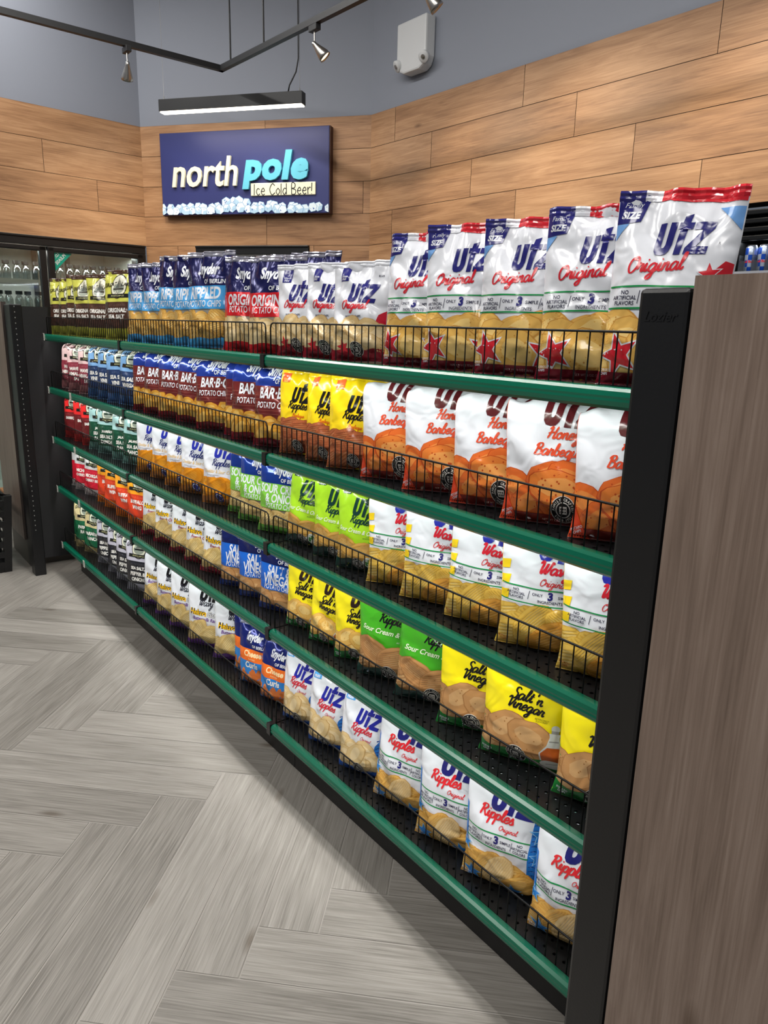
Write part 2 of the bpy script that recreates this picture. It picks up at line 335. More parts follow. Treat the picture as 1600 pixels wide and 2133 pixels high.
# ------------------------------------------------------------------ the room
class Wall:
    def __init__(s, P, Q, n): s.P = Vector((P[0], P[1], 0)); d = Vector((Q[0]-P[0], Q[1]-P[1], 0)); s.L = d.length; s.t = d.normalized(); s.n = Vector((n[0], n[1], 0)).normalized()
    def pt(s, a, off, z): return s.P + s.t*a + s.n*off + Vector((0, 0, z))
    def xf(s): return lambda p: s.pt(p.x, p.y, p.z)      # (along, out, up)
PA, PB, PC, PD = (-1.844, 1.273), (-.334, 2.406), (-1.7263, .2594), (2.2548, 2.4584)
WL = Wall(PA, PC, (.9944, .1055)); WF = Wall(PA, PB, (.6003, -.7998)); WR = Wall(PB, PD, (.0131, -.9999))
ROWZ = [2.902, 2.684, 2.464, 2.242, 2.021, 1.80, 1.58, 1.36, 1.14, .92, .70, .48, .26, .04]
PL = 1.158
def wall_piece(mb, W, s0, s1, z0, z1, off0, step, mi_wood=0, mi_seam=1, seed=1):
    rnd = random.Random(seed); mb.box(s0, s1, -.12, .003, z0, z1, mi_seam, W.xf()); g = .0016
    for r in range(len(ROWZ)-1):
        a, b = ROWZ[r+1], ROWZ[r]
        if b <= z0+.01 or a >= z1-.01: continue
        a = max(a, z0); st = off0 + step*r; k = math.floor((s0-st)/PL)
        while st+k*PL < s1:
            rnd2 = random.Random(seed*1000+r*50+k); x0, x1 = max(s0, st+k*PL)+g, min(s1, st+(k+1)*PL)-g
            if x1 > x0:
                u0, v0 = rnd2.uniform(0, 40), rnd2.uniform(0, 40)
                q = [W.pt(x0, .006, a+g), W.pt(x1, .006, a+g), W.pt(x1, .006, b-g), W.pt(x0, .006, b-g)]
                mb.plank(q, [(u0+x0, v0), (u0+x1, v0), (u0+x1, v0+b-a), (u0+x0, v0+b-a)], rnd2.uniform(-1, 1), mi_wood)
            k += 1
CEIL = 4.2
mb = MB(); wall_piece(mb, WL, 0, 4.6, 2.021, 2.902, 1.152, -.386, seed=3); mb.box(0, 4.6, -.12, 0, 2.902, CEIL, 2, WL.xf())
structure(mb.build('wall_left', [M_WALLW, M_SEAM, M_PAINT]))
mb = MB(); L = WF.L
wall_piece(mb, WF, 0, L, 2.021, 2.902, 1.06, .386, seed=5)
wall_piece(mb, WF, 0, .45, 0, 2.0205, 1.06, .386, seed=5); wall_piece(mb, WF, 1.41, L, 0, 2.0205, 1.06, .386, seed=5)
mb.box(-.05, L+.05, -.12, 0, 2.902, CEIL, 2, WF.xf())
structure(mb.build('wall_corner', [M_WALLW, M_SEAM, M_PAINT]))
mb = MB(); wall_piece(mb, WR, 0, 6.0, 2.021, 2.902, .272, .382, seed=11); wall_piece(mb, WR, 0, 2.74, 0, 2.0205, .272, .382, seed=11)
mb.box(0, 6.0, -.12, 0, 2.902, CEIL, 2, WR.xf())
structure(mb.build('wall_right', [M_WALLW, M_SEAM, M_PAINT]))
mb = MB(); mb.box(-4, 8.5, -6, 4, CEIL, CEIL+.1); structure(mb.build('ceiling', flat('ceiling_white', (200, 200, 198), .8)))
# herringbone plank floor, laid at 45 degrees to the shelves
mb = MB(); mb.add([(-4, -6, 0), (8.5, -6, 0), (8.5, 4, 0), (-4, 4, 0)], [(0, 1, 2, 3)], 1)
pw = .1513; ca = math.cos(PI/4); P0 = Vector((1.789, -.222)); ea, eb = Vector((ca, ca)), Vector((-ca, ca)); g = .0022
rnd = random.Random(21)
def fplank(a0, b0, la, lb):
    c = P0 + ea*(a0+la/2)*pw + eb*(b0+lb/2)*pw
    if not (-2.6 < c.x < 5.6 and -4.2 < c.y < 3.2): return
    cs = [(a0*pw+g, b0*pw+g), ((a0+la)*pw-g, b0*pw+g), ((a0+la)*pw-g, (b0+lb)*pw-g), (a0*pw+g, (b0+lb)*pw-g)]
    u0, v0 = rnd.uniform(0, 60), rnd.uniform(0, 60)
    pts = [tuple(P0+ea*p+eb*q)+(.0012,) for p, q in cs]
    uv = [(u0+(p if la > lb else q), v0+(q if la > lb else p)) for p, q in cs]
    mb.plank(pts, uv, rnd.uniform(-1, 1), 0)
for k in range(-34, 34):
    for m in range(-5, 6):
        fplank(k+6*m, k-6*m, 6, 1); fplank(6+k+6*m, -5+k-6*m, 1, 6)
structure(mb.build('floor', [M_FLOOR, M_GROUT]))

# ------------------------------------------------------------------ coolers set in the walls
M_CASE = flat('cooler_inside', (206, 203, 194), .55); M_CASED = flat('cooler_post', (92, 90, 86), .5); M_TEAL = flat('teal_sticker', (0, 140, 118), .45); M_CAP = flat('black_cap', (22, 21, 21), .4)
def cooler_case(name, label, W, s0, s1, depth, posts):
    t = thing(name, label, 'cooler', W.pt((s0+s1)/2, 0, 0)); inv = Matrix.Translation(-t.location)
    X = lambda p: inv @ W.pt(p.x, p.y, p.z)
    m = MB(); m.box(s0, s1, -depth-.03, -depth, 0, 2.02, 0, X); m.box(s0-.0, s0+.015, -depth, -.13, 0, 2.02, 0, X); m.box(s1-.02, s1, -depth, -.13, 0, 2.02, 0, X)
    m.box(s0, s1, -depth, -.13, .0, .1, 0, X); m.box(s0, s1, -depth, -.13, 1.99, 2.02, 0, X); m.build('lining', M_CASE, t)
    m = MB()
    for a in posts: m.box(a, a+.03, -depth+.001, -depth+.04, .1, 1.99, 0, X)
    m.build('back_post', M_CASED, t)
    m = MB(); m.box(s0, s1, -.12, .02, 1.955, 2.02, 0, X); m.box(s0, s1, -.10, .028, 2.005, 2.022, 0, X); m.box(s0, s0+.06, -.12, .02, 0, 1.955, 0, X); m.box(s1-.04, s1, -.12, .02, 0, 1.955, 0, X); m.box(s0, s1, -.12, .015, 0, .1, 0, X)
    m.build('frame', M_BLACK, t, bevel=.004)
    return t
def cooler_door(W, s0, s1, label, hinge_right, deco=None):
    t = thing('cooler_door', label, 'door', W.pt((s0+s1)/2, 0, .1), group='glass cooler doors'); inv = Matrix.Translation(-t.location)
    X = lambda p: inv @ W.pt(p.x, p.y, p.z)
    m = MB(); f = .05; z0, z1 = .11, 1.95
    for a, b, c, d in ((s0, s1, z1-.035, z1), (s0, s1, z0, z0+.06), (s0, s0+f, z0, z1), (s1-f, s1, z0, z1)): m.box(a, b, .021, .055, c, d, 0, X)
    m.build('door_frame', M_BLACK, t, bevel=.006)
    m = MB(); m.box(s0+f, s1-f, .032, .036, z0+.06, z1-.035, 0, X); m.build('glass', M_GLASS, t)
    a = s0+.02 if hinge_right else s1-.02
    m = MB(); m.tube([X(Vector((a, .055, .75))), X(Vector((a, .09, .78))), X(Vector((a, .09, 1.22))), X(Vector((a, .055, 1.25)))], .011, 8); m.build('door_handle', M_BLACK, t, smooth=True)
    if deco:        # triangular age-check sticker in the upper corner of the glass
        c0, sg = deco; z = z1-.037
        m = MB(); pts = [X(Vector((c0, .0372, z))), X(Vector((c0+sg*.135, .0372, z))), X(Vector((c0, .0372, z-.135)))]
        m.add(pts, [(0, 1, 2)]); st = m.build('sticker', M_TEAL, t)
        ax = (W.t if W.t.dot(Vector((1, -.8, 0))) > 0 else -W.t); rotd = 1 if sg*W.t.dot(ax) > 0 else -1
        ax2 = (ax + Vector((0, 0, 1))*rotd).normalized(); ay2 = Vector((0, 0, 1)) - ax2*ax2.z; ay2.normalize()
        for q, (tx, hh, dd) in enumerate((('I.D.', .02, .026), ('PLEASE', .024, .056))):
            o = inv @ (W.pt(c0+sg*dd*.82, .0376, z-dd*.82))
            solid_text('sticker_lettering', tx, M_WHITE, t, o, ax2, ay2, W.n, hh, .0004, bold=.02)
    return t
cooler_case('drinks_cooler', 'walk-in cooler with black frame and lit grey inside, in the wood wall on the left', WL, .02, 3.4, .75, [.35, .62, .95, 1.25, 1.6])
area('cooler_lamp', WL.pt(.9, -.16, 1.93), (0, 0, math.atan2(WL.t.y, WL.t.x)), 2.6, .03, 19, (1, .97, .92))
cooler_door(WL, .06, .81, 'black framed glass cooler door with green corner sticker beside the wood-clad corner', False, (.81-.05, -1))
cooler_door(WL, .82, 1.57, 'black framed glass cooler door with two shelves of bottles, at the left edge', False)
cooler_door(WL, 1.58, 2.33, 'black framed glass cooler door just past the left edge of the view', False)
cooler_case('beer_cooler', 'cooler with black frame under the blue sign', WF, .452, 1.408, .7, [.2+.45, 1.15])
area('cooler_lamp', WF.pt(.93, -.16, 1.93), (0, 0, math.atan2(WF.t.y, WF.t.x)), .8, .03, 2.5, (1, .93, .9))
cooler_door(WF, .50, 1.37, 'black framed glass cooler door with green corner sticker under the blue sign', True, (1.37-.05, -1))
# shelves and bottles of the left cooler
def wire_shelf(z, label):
    t = thing('cooler_shelf', label, 'shelf', WL.pt(.9, -.3, z), group='cooler shelves'); inv = Matrix.Translation(-t.location); X = lambda p: inv @ WL.pt(p.x, p.y, p.z)
    m = MB()
    for i in range(60): m.box(.06+i*.04, .064+i*.04, -.69, -.2, -.004, 0, 0, lambda p: X(p+Vector((0, 0, z))))
    m.box(.04, 2.4, -.205, -.2, -.03, .012, 0, lambda p: X(p+Vector((0, 0, z)))); m.build('wires', M_CASED, t)
    m = MB(); m.box(.04, 2.4, -.199, -.192, -.026, .012, 0, lambda p: X(p+Vector((0, 0, z)))); m.build('shelf_rail', flat('shelf_lip', (120, 112, 100), .5), t)
wire_shelf(1.71, 'upper wire shelf inside the left cooler with a pale front lip'); wire_shelf(1.49, 'lower wire shelf inside the left cooler'); wire_shelf(1.2, 'third wire shelf down inside the left cooler')
def make_bottle(loc):
    t = thing('bottle', 'clear bottle', 'bottle', loc)
    m = MB(); m.lathe([(.0, 0), (.030, 0), (.032, .01), (.032, .080), (.026, .098), (.017, .108), (.017, .122), (0, .122)], 12); m.build('glass', M_CLEAR, t, smooth=True)
    m = MB(); m.lathe([(.0, .116), (.025, .116), (.025, .142), (0, .142)], 12); m.build('cap', M_CAP, t)
    return t
bot0 = None; nb = 0
ORD = ['first', 'second', 'third', 'fourth', 'fifth', 'sixth', 'seventh', 'eighth', 'ninth', 'tenth', 'eleventh', 'twelfth', 'thirteenth', 'fourteenth', 'fifteenth', 'sixteenth']
for z, lst, nm in ((1.712, [.15+.066*i for i in range(9)], 'upper'), (1.712, [.80+.07*i for i in range(6)], 'uppl'), (1.492, [.80+.07*i for i in range(6)], 'low')):
    for i, a in enumerate(lst):
        lab = {'upper': 'clear black-capped bottle behind the stickered cooler door, %s from the wood corner', 'uppl': 'clear bottle on the upper shelf behind the far-left cooler door, %s from the right',
               'low': 'clear bottle on the lower shelf behind the far-left cooler door, %s from the right'}[nm] % ORD[i]
        loc = WL.pt(a, -.24-.02*(i % 2), z)
        if bot0 is None: bot0 = make_bottle(loc); b = bot0
        else: b = dup(bot0, loc)
        b['label'] = lab; b['group'] = 'bottles in the left cooler'
# open cooler with cans at the right wall
t = thing('open_cooler', 'black open-front drinks cooler in the wood wall, far right', 'cooler', WR.pt(3.6, 0, 0)); inv = Matrix.Translation(-t.location)
X = lambda p: inv @ WR.pt(p.x, p.y, p.z)
m = MB(); m.box(2.75, 4.6, -.7, -.67, 0, 2.0, 0, X); m.box(2.75, 2.78, -.7, -.0, 0, 2.0, 0, X); m.box(4.57, 4.6, -.7, 0, 0, 2.0, 0, X); m.box(2.75, 4.6, -.7, -.05, 1.97, 2.0, 0, X); m.box(2.75, 4.6, -.7, 0, 0, .3, 0, X); m.build('case', M_BLACK, t)
m = MB()
for i, z in enumerate((1.99, 1.955, 1.92, 1.885)): m.box(2.75, 4.6, -.05, .03-.012*i, z-.022, z, 0, X)
m.build('louver', flat('gloss_black', (17, 18, 19), .18), t, bevel=.004)
m = MB(); m.box(2.78, 4.57, -.5, .0, 1.70, 1.712, 0, X); m.build('shelf_board', M_BLACK, t)
m = MB(); m.box(2.78, 4.57, .0, .006, 1.695, 1.728, 0, X); m.build('shelf_rail', M_PAINT, t)
area('cooler_lamp', WR.pt(3.4, -.08, 1.865), (0, 0, 0), 1.2, .03, 3, (.9, .96, 1))
M_CANB = flat('can_blue', (28, 78, 190), .25, metal=.5); M_CANS = flat('can_silver', (176, 190, 214), .25, metal=.6); M_RED = flat('can_red', (200, 26, 48), .4)
can0 = None
for i, a in enumerate((2.845, 2.905, 2.965, 3.025, 3.085)):
    loc = WR.pt(a, -.05, 1.7125)
    if can0 is None:
        can0 = thing('drink_can', '', 'can', loc)
        m = MB(); n = 16; R = .0265
        def ring(z, r=R): return [(r*math.cos(2*PI*k/n), r*math.sin(2*PI*k/n), z) for k in range(n)]
        zs = [(0, .02), (.006, R), (.036, R), (.066, R), (.09, R), (.12, R), (.13, .021)]
        for z, r in zs: m.v += ring(z, r)
        for j in range(len(zs)-1):
            for k in range(n):
                m.f.append((j*n+k, j*n+(k+1) % n, (j+1)*n+(k+1) % n, (j+1)*n+k)); m.mi.append((k//4+j) % 2 if 0 < j < 5 else 1)
        m.build('can_body', [M_CANB, M_CANS], can0, smooth=True)
        m = MB(); m.lathe([(0, .129), (.021, .130), (.021, .133), (.018, .1325), (0, .1305)], 16); m.build('can_lid', M_STEEL, can0)
        v, f, sz = text2d('Red Bull', .03); k = .052/sz[0]; m = MB(); m.add([((R+.0006)*math.cos(-PI/2+x*k/R), (R+.0006)*math.sin(-PI/2+x*k/R), .06+y*k) for x, y in v], f); m.build('can_lettering', M_RED, can0); c = can0
    else: c = dup(can0, loc)
    c['label'] = 'slim blue and silver can in the black open cooler, %s from its left side' % ORD[i]; c['group'] = 'cans in the open cooler'
for i, a in enumerate((2.815, 2.875, 2.935, 2.995)):
    m = MB(); m.box(a-.001, a+.001, -.3, -.002, 1.7125, 1.80, 0, WR.xf()); m.box(a-.001, a+.03, -.004, -.002, 1.7125, 1.775, 0, WR.xf())
    tag(m.build('can_divider', M_CLEAR), 'clear plastic divider among the cans of the open cooler, %s from its left side' % ORD[i], 'divider', 'clear can dividers')

# ------------------------------------------------------------------ sign on the corner wall
M_ICE = [flat('ice_a', (226, 240, 248), .5), flat('ice_b', (176, 208, 232), .5), flat('ice_c', (120, 164, 206), .5), flat('ice_d', (52, 98, 176), .5)]
org = WF.pt(.905, .075, 2.536); t = thing('wall_sign', 'dark blue lit sign with raised north pole lettering and ice cubes along its foot', 'sign', org)
inv = Matrix.Translation(-org); X = lambda p: inv @ WF.pt(p.x, p.y, p.z)
m = MB(); m.box(.212, 1.592, .0065, .075, 2.242, 2.828, 0, X); m.build('sign_panel', [M_NAVY], t, bevel=.003)
m = MB(); m.box(.209, 1.597, .0065, .070, 2.239, 2.831, 0, X); m.build('sign_edge', flat('sign_edge', (70, 42, 40), .5), t)
O = Vector((0, 0, 0)); ax, ay, an = WF.t, Vector((0, 0, 1)), WF.n
def sp(s, z, d=.0): return inv @ WF.pt(s, .0755+d, z)
solid_text('lettering', 'north', M_CREAM, t, sp(.600, 2.545), ax, ay, an, .212, .02, bold=.014, shear=.18, sx=.84)
solid_text('lettering', 'pole', M_CYAN, t, sp(1.185, 2.545), ax, ay, an, .262, .022, bold=.05, shear=.18, sx=1.04, spacing=1.08)['label'] = 'cyan letters'
m = MB(); m.box(.97, 1.49, .0755, .085, 2.367, 2.457, 0, X); m.build('plaque', M_CREAM, t, bevel=.008)
v, f, sz = hand2d('Ice Cold Beer!'); k = .47/sz[0]; m = MB(); oo = sp(1.23, 2.413, .0102); m.add([oo+ax*(x*k)+ay*(y*k) for x, y in v], f); m.build('plaque_lettering', flat('ink', (24, 24, 28), .6), t)
m = MB(); rnd = random.Random(4); cubes = []
for i in range(44):
    s = .225 + 1.355*(i % 24)/23.0 + rnd.uniform(-.015, .015); hump = .035*math.exp(-((s-.83)/.12)**2) + .02*math.exp(-((s-1.1)/.06)**2) + .025*math.exp(-((s-1.5)/.08)**2)
    cubes.append((s, 2.268 + hump*.7 if i < 24 else 2.296+hump+rnd.uniform(-.012, .008), rnd.uniform(.030, .040)))
cubes.sort(key=lambda c: -c[1])
def icepoly(P, mi, d): m.add([sp(min(max(a_, .214), 1.590), max(b_, 2.244), d) for a_, b_ in P], [tuple(range(len(P)))], mi)
for j, (s, z, r) in enumerate(cubes):      # printed ice cubes: outline, three faces, sparkle
    a0 = rnd.uniform(-.5, .5); d = .0008+j*.00016
    def V(k, q=1.0): return (s+r*q*math.cos(a0+PI/6+k*PI/3)*1.05, z+r*q*math.sin(a0+PI/6+k*PI/3))
    icepoly([V(k, 1.05) for k in range(6)], 2, d)
    for c_, mi in ((0, 0), (2, rnd.choice((0, 1))), (4, rnd.choice((0, 1, 1)))):
        icepoly([(s, z), V(c_, .95), V(c_+1, .95), V(c_+2, .95)], mi, d+.00004)
    for q in range(3):
        x, y = s+rnd.uniform(-.55, .55)*r, z+rnd.uniform(-.55, .55)*r; e = r*rnd.uniform(.12, .3); a1 = rnd.uniform(0, PI)
        icepoly([(x+e*math.cos(a1+t_)*(1 if t_ != 2 else .4), y+e*math.sin(a1+t_)) for t_ in (0, 2, 4)], rnd.choice((0, 0, 2, 3)), d+.00008)
m.build('ice_cube_print', M_ICE, t)

# ------------------------------------------------------------------ hanging lamps and track
M_BLKL = flat('lamp_black', (26, 27, 29), .5); M_LENS = flat('lamp_lens', (255, 246, 226), .4, emit=7); M_HOT = flat('bulb', (255, 226, 180), .4, emit=4)
org = WF.pt(.95, .35, 2.93); t = thing('pendant_lamp', 'long black box pendant lamp hanging above the blue sign', 'lamp', org); inv = Matrix.Translation(-org); X = lambda p: inv @ WF.pt(p.x, p.y, p.z)
m = MB(); m.box(.405, 1.505, .315, .385, 2.897, 2.975, 0, X); m.build('lamp_housing', M_BLKL, t, bevel=.002)
m = MB(); m.box(.413, 1.497, .32, .38, 2.889, 2.8965, 0, X); m.build('diffuser', M_LENS, t)
m = MB()
for a in (.43, 1.475): m = MB(); m.tube([X(Vector((a, .35, 2.975))), X(Vector((a, .35, 2.998))), X(Vector((a, .35, 3.0))), X(Vector((a, .35, CEIL)))], [.004, .004, .0012, .0012], 6); m.build('hanging_wire', M_STEEL, t)
m = MB(); m.tube([X(Vector(p)) for p in ((1.39, .35, 2.975), (1.40, .35, 3.02), (1.45, .352, 3.10), (1.468, .354, 3.18), (1.468, .355, 3.4), (1.466, .355, 3.8), (1.47, .355, CEIL))], .005, 6); m.build('power_cord', M_BLKL, t, smooth=True)
area('pendant_light', WF.pt(.95, .35, 2.886), (0, 0, math.atan2(WF.t.y, WF.t.x)), 1.08, .06, 6.5, (1, .90, .74))
TZ = 3.1; K0, K1, K2 = Vector((-.60, -2.2, TZ)), Vector((-.76, 1.45, TZ)), Vector((4.2, 1.66, TZ))
t = thing('track_rail', 'black ceiling track bent at a right angle, hung on thin rods', 'light track', K1); m = MB()
for a, b in ((K0, K1), (K1, K2)):
    d = (b-a).normalized(); s_ = Vector((-d.y, d.x, 0)); e = d*.017
    vs = [p + s_*x*.017 + Vector((0, 0, z)) - K1 for p in (a-e, b+e) for x in (-1, 1) for z in (-.017, .017)]
    m.add(vs, [(0, 1, 3, 2), (4, 6, 7, 5), (0, 4, 5, 1), (2, 3, 7, 6), (0, 2, 6, 4), (1, 5, 7, 3)])
m.build('rail', M_BLKL, t)
d2 = (K2-K1).normalized()
for a in (.13, .55, 3.2):
    m = MB(); p = K1 + d2*a; m.tube([p+Vector((0, 0, .017))-K1, Vector((p.x, p.y, CEIL))-K1], .006, 6); m.build('hanging_rod', M_BLKL, t)
def spot_head(base, dirv, label, power, rot_light, hot=True):
    t = thing('spot_lamp', label, 'lamp', base, group='spot lamps on the track'); dv = Vector(dirv).normalized()
    m = MB(); m.box(-.04, .04, -.017, .017, -.05, -.017); m.build('track_adapter', M_BLKL, t, bevel=.003)
    m = MB(); m.tube([(0, 0, -.05), (0, 0, -.10), (0, 0, -.115)], [.005, .005, .008], 8); m.build('stem', M_STEEL, t)
    q = Vector((0, 0, 1)).rotation_difference(dv).to_matrix(); o = Vector((0, 0, -.115)); f = lambda p: o + q @ (p*.78)
    m = MB(); m.lathe([(.0, -.02), (.014, -.018), (.017, .0), (.022, .02), (.034, .055), (.044, .09), (.047, .115), (.044, .115), (.040, .09), (.0, .07)], 20, 0, f); m.build('shade', M_STEEL, t, smooth=True)
    m = MB(); m.lathe([(0, .1), (.038, .1), (.041, .104)], 16, 0, f); m.build('bulb', M_HOT if hot else M_STEEL, t)
    l = bpy.data.lights.new('spot_light', 'SPOT'); l.energy = power; l.spot_size = math.radians(95); l.spot_blend = .9; l.color = (1, .86, .66); l.shadow_soft_size = .05
    o2 = bpy.data.objects.new('spot_light', l); COL.objects.link(o2); o2.parent = t; o2.location = f(Vector((0, 0, .13))); o2.rotation_euler = (-dv).to_track_quat('Z', 'Y').to_euler()
spot_head(Vector((-.7315, .80, TZ)), (-.55, .1, -.83), 'steel spot lamp on the left arm of the black track', 34, None)
spot_head(K1 + d2*1.1, (.42, .55, -.72), 'steel spot lamp with glowing bulb on the right arm of the black track', 34, None)
spot_head(K1 + d2*2.02, (.35, .62, -.70), 'steel spot lamp cut off by the top edge, above the white emergency light', 34, None)
spot_head(K1 + d2*3.0, (.35, .62, -.70), 'steel spot lamp at the far end of the track, past the top edge', 34, None)
# emergency light on the right wall
org = WR.pt(.52, .0, 3.2); t = thing('emergency_light', 'white emergency light unit with two small lamp heads, high on the grey wall', 'emergency light', org); inv = Matrix.Translation(-org); X = lambda p: inv @ WR.pt(p.x, p.y, p.z)
m = MB(); m.prism([(.365, 3.355), (.655, 3.355), (.655, 3.12), (.63, 3.07), (.59, 3.05), (.44, 3.05), (.395, 3.07), (.365, 3.12)], .002, .085, 0, X); m.build('housing', M_WHITE, t, bevel=.012)
for a in (.385, .64):
    q = X(Vector((a, .075, 3.115))); m = MB(); dv = (WR.n*.9 + Vector((.3 if a > .5 else -.3, 0, -.5))).normalized(); qq = Vector((0, 0, 1)).rotation_difference(dv).to_matrix()
    m.lathe([(.0, -.03), (.024, -.02), (.034, .0), (.037, .022), (.034, .026), (.0, .024)], 16, 0, lambda p: q + qq @ p); h = m.build('lamp_head', M_WHITE, t, smooth=True)
    m = MB(); m.lathe([(0, .0255), (.014, .026), (.014, .03), (0, .032)], 12, 0, lambda p: q + qq @ p); m.build('lens', M_STEEL, h)

# ------------------------------------------------------------------ end displays that close the gondola
def laminate(mb, x0, x1, y, z0, z1, seed):
    u0 = seed*3.7; mb.plank([(x0, y, z0), (x1, y, z0), (x1, y, z1), (x0, y, z1)], [(u0+z0, u0+x0), (u0+z0, u0+x1), (u0+z1, u0+x1), (u0+z1, u0+x0)], 0)
t = thing('end_display', 'tall end unit right of the shelves, black post and wood laminate side', 'display stand', (3.9, .2, 0)); f = lambda p: p - Vector((3.9, .2, 0))
m = MB(); m.box(3.722, 3.738, -.08, 1.05, .0, 1.49, 0, f); m.build('back_panel', M_PANEL, t)
m = MB(); m.box(3.735, 3.808, -.15, -.085, 0, 1.503, 0, f); po = m.build('post', M_BLACK, t, bevel=.006)
solid_text('post_lettering', 'Lozier', M_BLACK, po, f(Vector((3.7715, -.1502, 1.468))), Vector((1, 0, 0)), Vector((0, 0, 1)), Vector((0, -1, 0)), .013, .0009, bold=.01, shear=.3)
m = MB(); laminate(m, 3.8115-3.9, 4.75-3.9, -.15-.2, .0, 1.5165, 1); m.box(3.8115, 4.75, -.1498, -.125, .0, 1.516, 1, f); m.build('side_panel', [M_LAM, flat('laminate_edge', (58, 50, 46), .5)], t)
m = MB(); m.box(3.8115, 4.75, -.125, .98, .0, .16, 0, f); m.box(3.76, 3.8115, -.08, .98, .0, 1.49, 0, f); m.build('base', M_BLACK, t)
t = thing('end_display', 'tall end unit left of the shelves, slotted black post and wood laminate side', 'display stand', (-.3, .2, 0)); f = lambda p: p - Vector((-.3, .2, 0))
m = MB(); m.box(-.08, -.05, -.09, 1.05, .1, 1.50, 0, f); m.build('back_panel', M_PANEL, t)
m = MB(); m.box(-.13, -.046, -.15, -.09, 0, 1.51, 0, f); m.box(-.245, -.13, -.14, -.09, .02, 1.51, 0, f); po = m.build('post', M_BLACK, t, bevel=.004)
sl = None
for i in range(44):
    if sl is None: m = MB(); m.box(-.0455, -.0450, -.1285, -.1245, .27, .276, 0, f); sl = m.build('slot', flat('painted_slot_glint', (150, 150, 146), .4), po)  # pale grey boxes imitate light showing through the post's slots
    else: c = sl.copy(); COL.objects.link(c); c.location = (0, 0, i*.0285)
m = MB(); laminate(m, -.74+.3, -.25+.3, -.15-.2, .17, 1.525, 2); m.box(-.74, -.25, -.1498, -.125, .17, 1.5245, 1, f); m.build('side_panel', [M_LAM, flat('laminate_edge', (58, 50, 46), .5)], t)
m = MB(); m.box(-.70, -.26, -.13, .98, 0, .165, 0, f); m.build('base', flat('grey_kick', (92, 88, 82), .5), t)
m = MB(); m.box(-1.05, -.745, -.12, .95, .30, .33, 0, f); m.box(-1.05, -.745, -.12, .95, .85, .87, 1, f); m.build('shelf_board', [flat('orange_wood', (170, 116, 72), .5), M_BLACK], t)
# black slatted basket at the left edge
t = thing('basket', 'black slatted plastic basket on the floor at the left edge', 'basket', (-.375, -.36, 0)); m = MB()
def tap(z): return .80+.2*z/.46
for i in range(7):
    z = .03+i*.062; a = .205*tap(z); b = .15*tap(z)
    for x0, x1, y0, y1 in ((-a, a, -b, -b+.012), (-a, a, b-.012, b), (-a, -a+.012, -b, b), (a-.012, a, -b, b)): m.box(x0, x1, y0, y1, z, z+.032)
for sx in (-1, 1):
    for sy in (-1, 1):
        q = []
        for z in (0, .46):
            a, b = .205*tap(z), .15*tap(z)
            q += [(sx*a, sy*b, z), (sx*(a-.05), sy*b, z), (sx*(a-.05), sy*(b-.04), z), (sx*a, sy*(b-.04), z)]
        m.add(q, [(0, 1, 2, 3), (7, 6, 5, 4), (0, 4, 5, 1), (1, 5, 6, 2), (2, 6, 7, 3), (3, 7, 4, 0)])
m.build('slatted_side', M_BLACK, t); m = MB(); m.box(-.16, .16, -.115, .115, .0, .03); m.build('basket_base', M_BLACK, t)
for x in (-.17, .17): m = MB(); m.tube([(x, -.145, .45), (x, 0, .50), (x, .145, .45)], .007, 6); m.build('handle', M_WIRE, t, smooth=True)

# ------------------------------------------------------------------ gondola shelving
ZS = [1.3431, 1.0619, .7883, .5106, .1808]; SEC = 1.22; LEV = ['top', 'second', 'middle', 'fourth', 'bottom']; SEN = ['left', 'middle', 'right']
t = thing('shelving_unit', 'black back wall and posts that carry the green-edged shelves', 'shelving', (1.83, .43, 0)); f = lambda p: p - Vector((1.83, .43, 0))
for i in range(3): m = MB(); m.box(i*SEC+.03, (i+1)*SEC-.03, .425, .435, .02, 1.40, 0, f); m.build('back_panel', M_PANEL, t)
for i in range(4): m = MB(); m.box(i*SEC-.028, i*SEC+.028, .415, .475, 0, 1.42, 0, f); m.build('post', M_BLACK, t)
def make_shelf(base):
    t = thing('gondola_shelf', '', 'shelf', (0, 0, 0))
    m = MB(); m.box(.004, 1.216, .012, .412, .008, .012); m.box(.004, 1.216, .40, .412, -.02, .008); m.build('deck', M_DECK, t)
    pr = [(.013, -.019), (.002, -.0185), (-.004, -.013), (-.0065, -.005), (-.0055, -.001), (-.0065, .003), (-.005, .011), (.001, .0160), (.013, .0175)]
    m = MB(); m.prism(pr, .0115, 1.2085, 0, None, 'x'); m.build('price_rail', M_GREEN, t)
    for x in (0, 1.209):
        m = MB(); m.box(x, x+.011, -.0085, .0132, -.020, .018)
        m.prism([(.03, .008), (.412, .008), (.412, -.016), (.2, -.012), (.03, -.004)], x+.004, x+.007, 0, None, 'x'); m.build('bracket', M_BLACK, t)
    if base:
        m = MB(); m.box(.001, 1.219, .09, .10, -.1808, -.0165); m.box(.001, 1.219, .012, .10, -.022, -.0165); m.build('kick_plate', M_BLACK, t)
    else:
        m = MB(); m.box(.02, 1.2, .0145, .026, .0058, .0079); m.build('light_bar', M_WHITE, t)
    return t
def make_fence():
    t = thing('wire_fence', '', 'shelf fence', (0, 0, 0)); y = .0135; m = MB(); a, b, h = .014, 1.206, .092
    m.tube([(a, y, .0025), (a, y, h-.014), (a+.004, y, h-.004), (a+.014, y, h), (b-.014, y, h), (b-.004, y, h-.004), (b, y, h-.014), (b, y, .0025)], .0023, 6, caps=True)
    m.tube([(a, y, .0035), (b, y, .0035)], .002, 5); m.build('rim', M_WIRE, t, smooth=True)
    m = MB()
    for i in range(1, 44): x = a+(b-a)*i/44; m.tube([(x, y+.002, .003), (x, y+.002, h)], .0017, 4)
    m.build('upright_wire', M_WIRE, t); return t
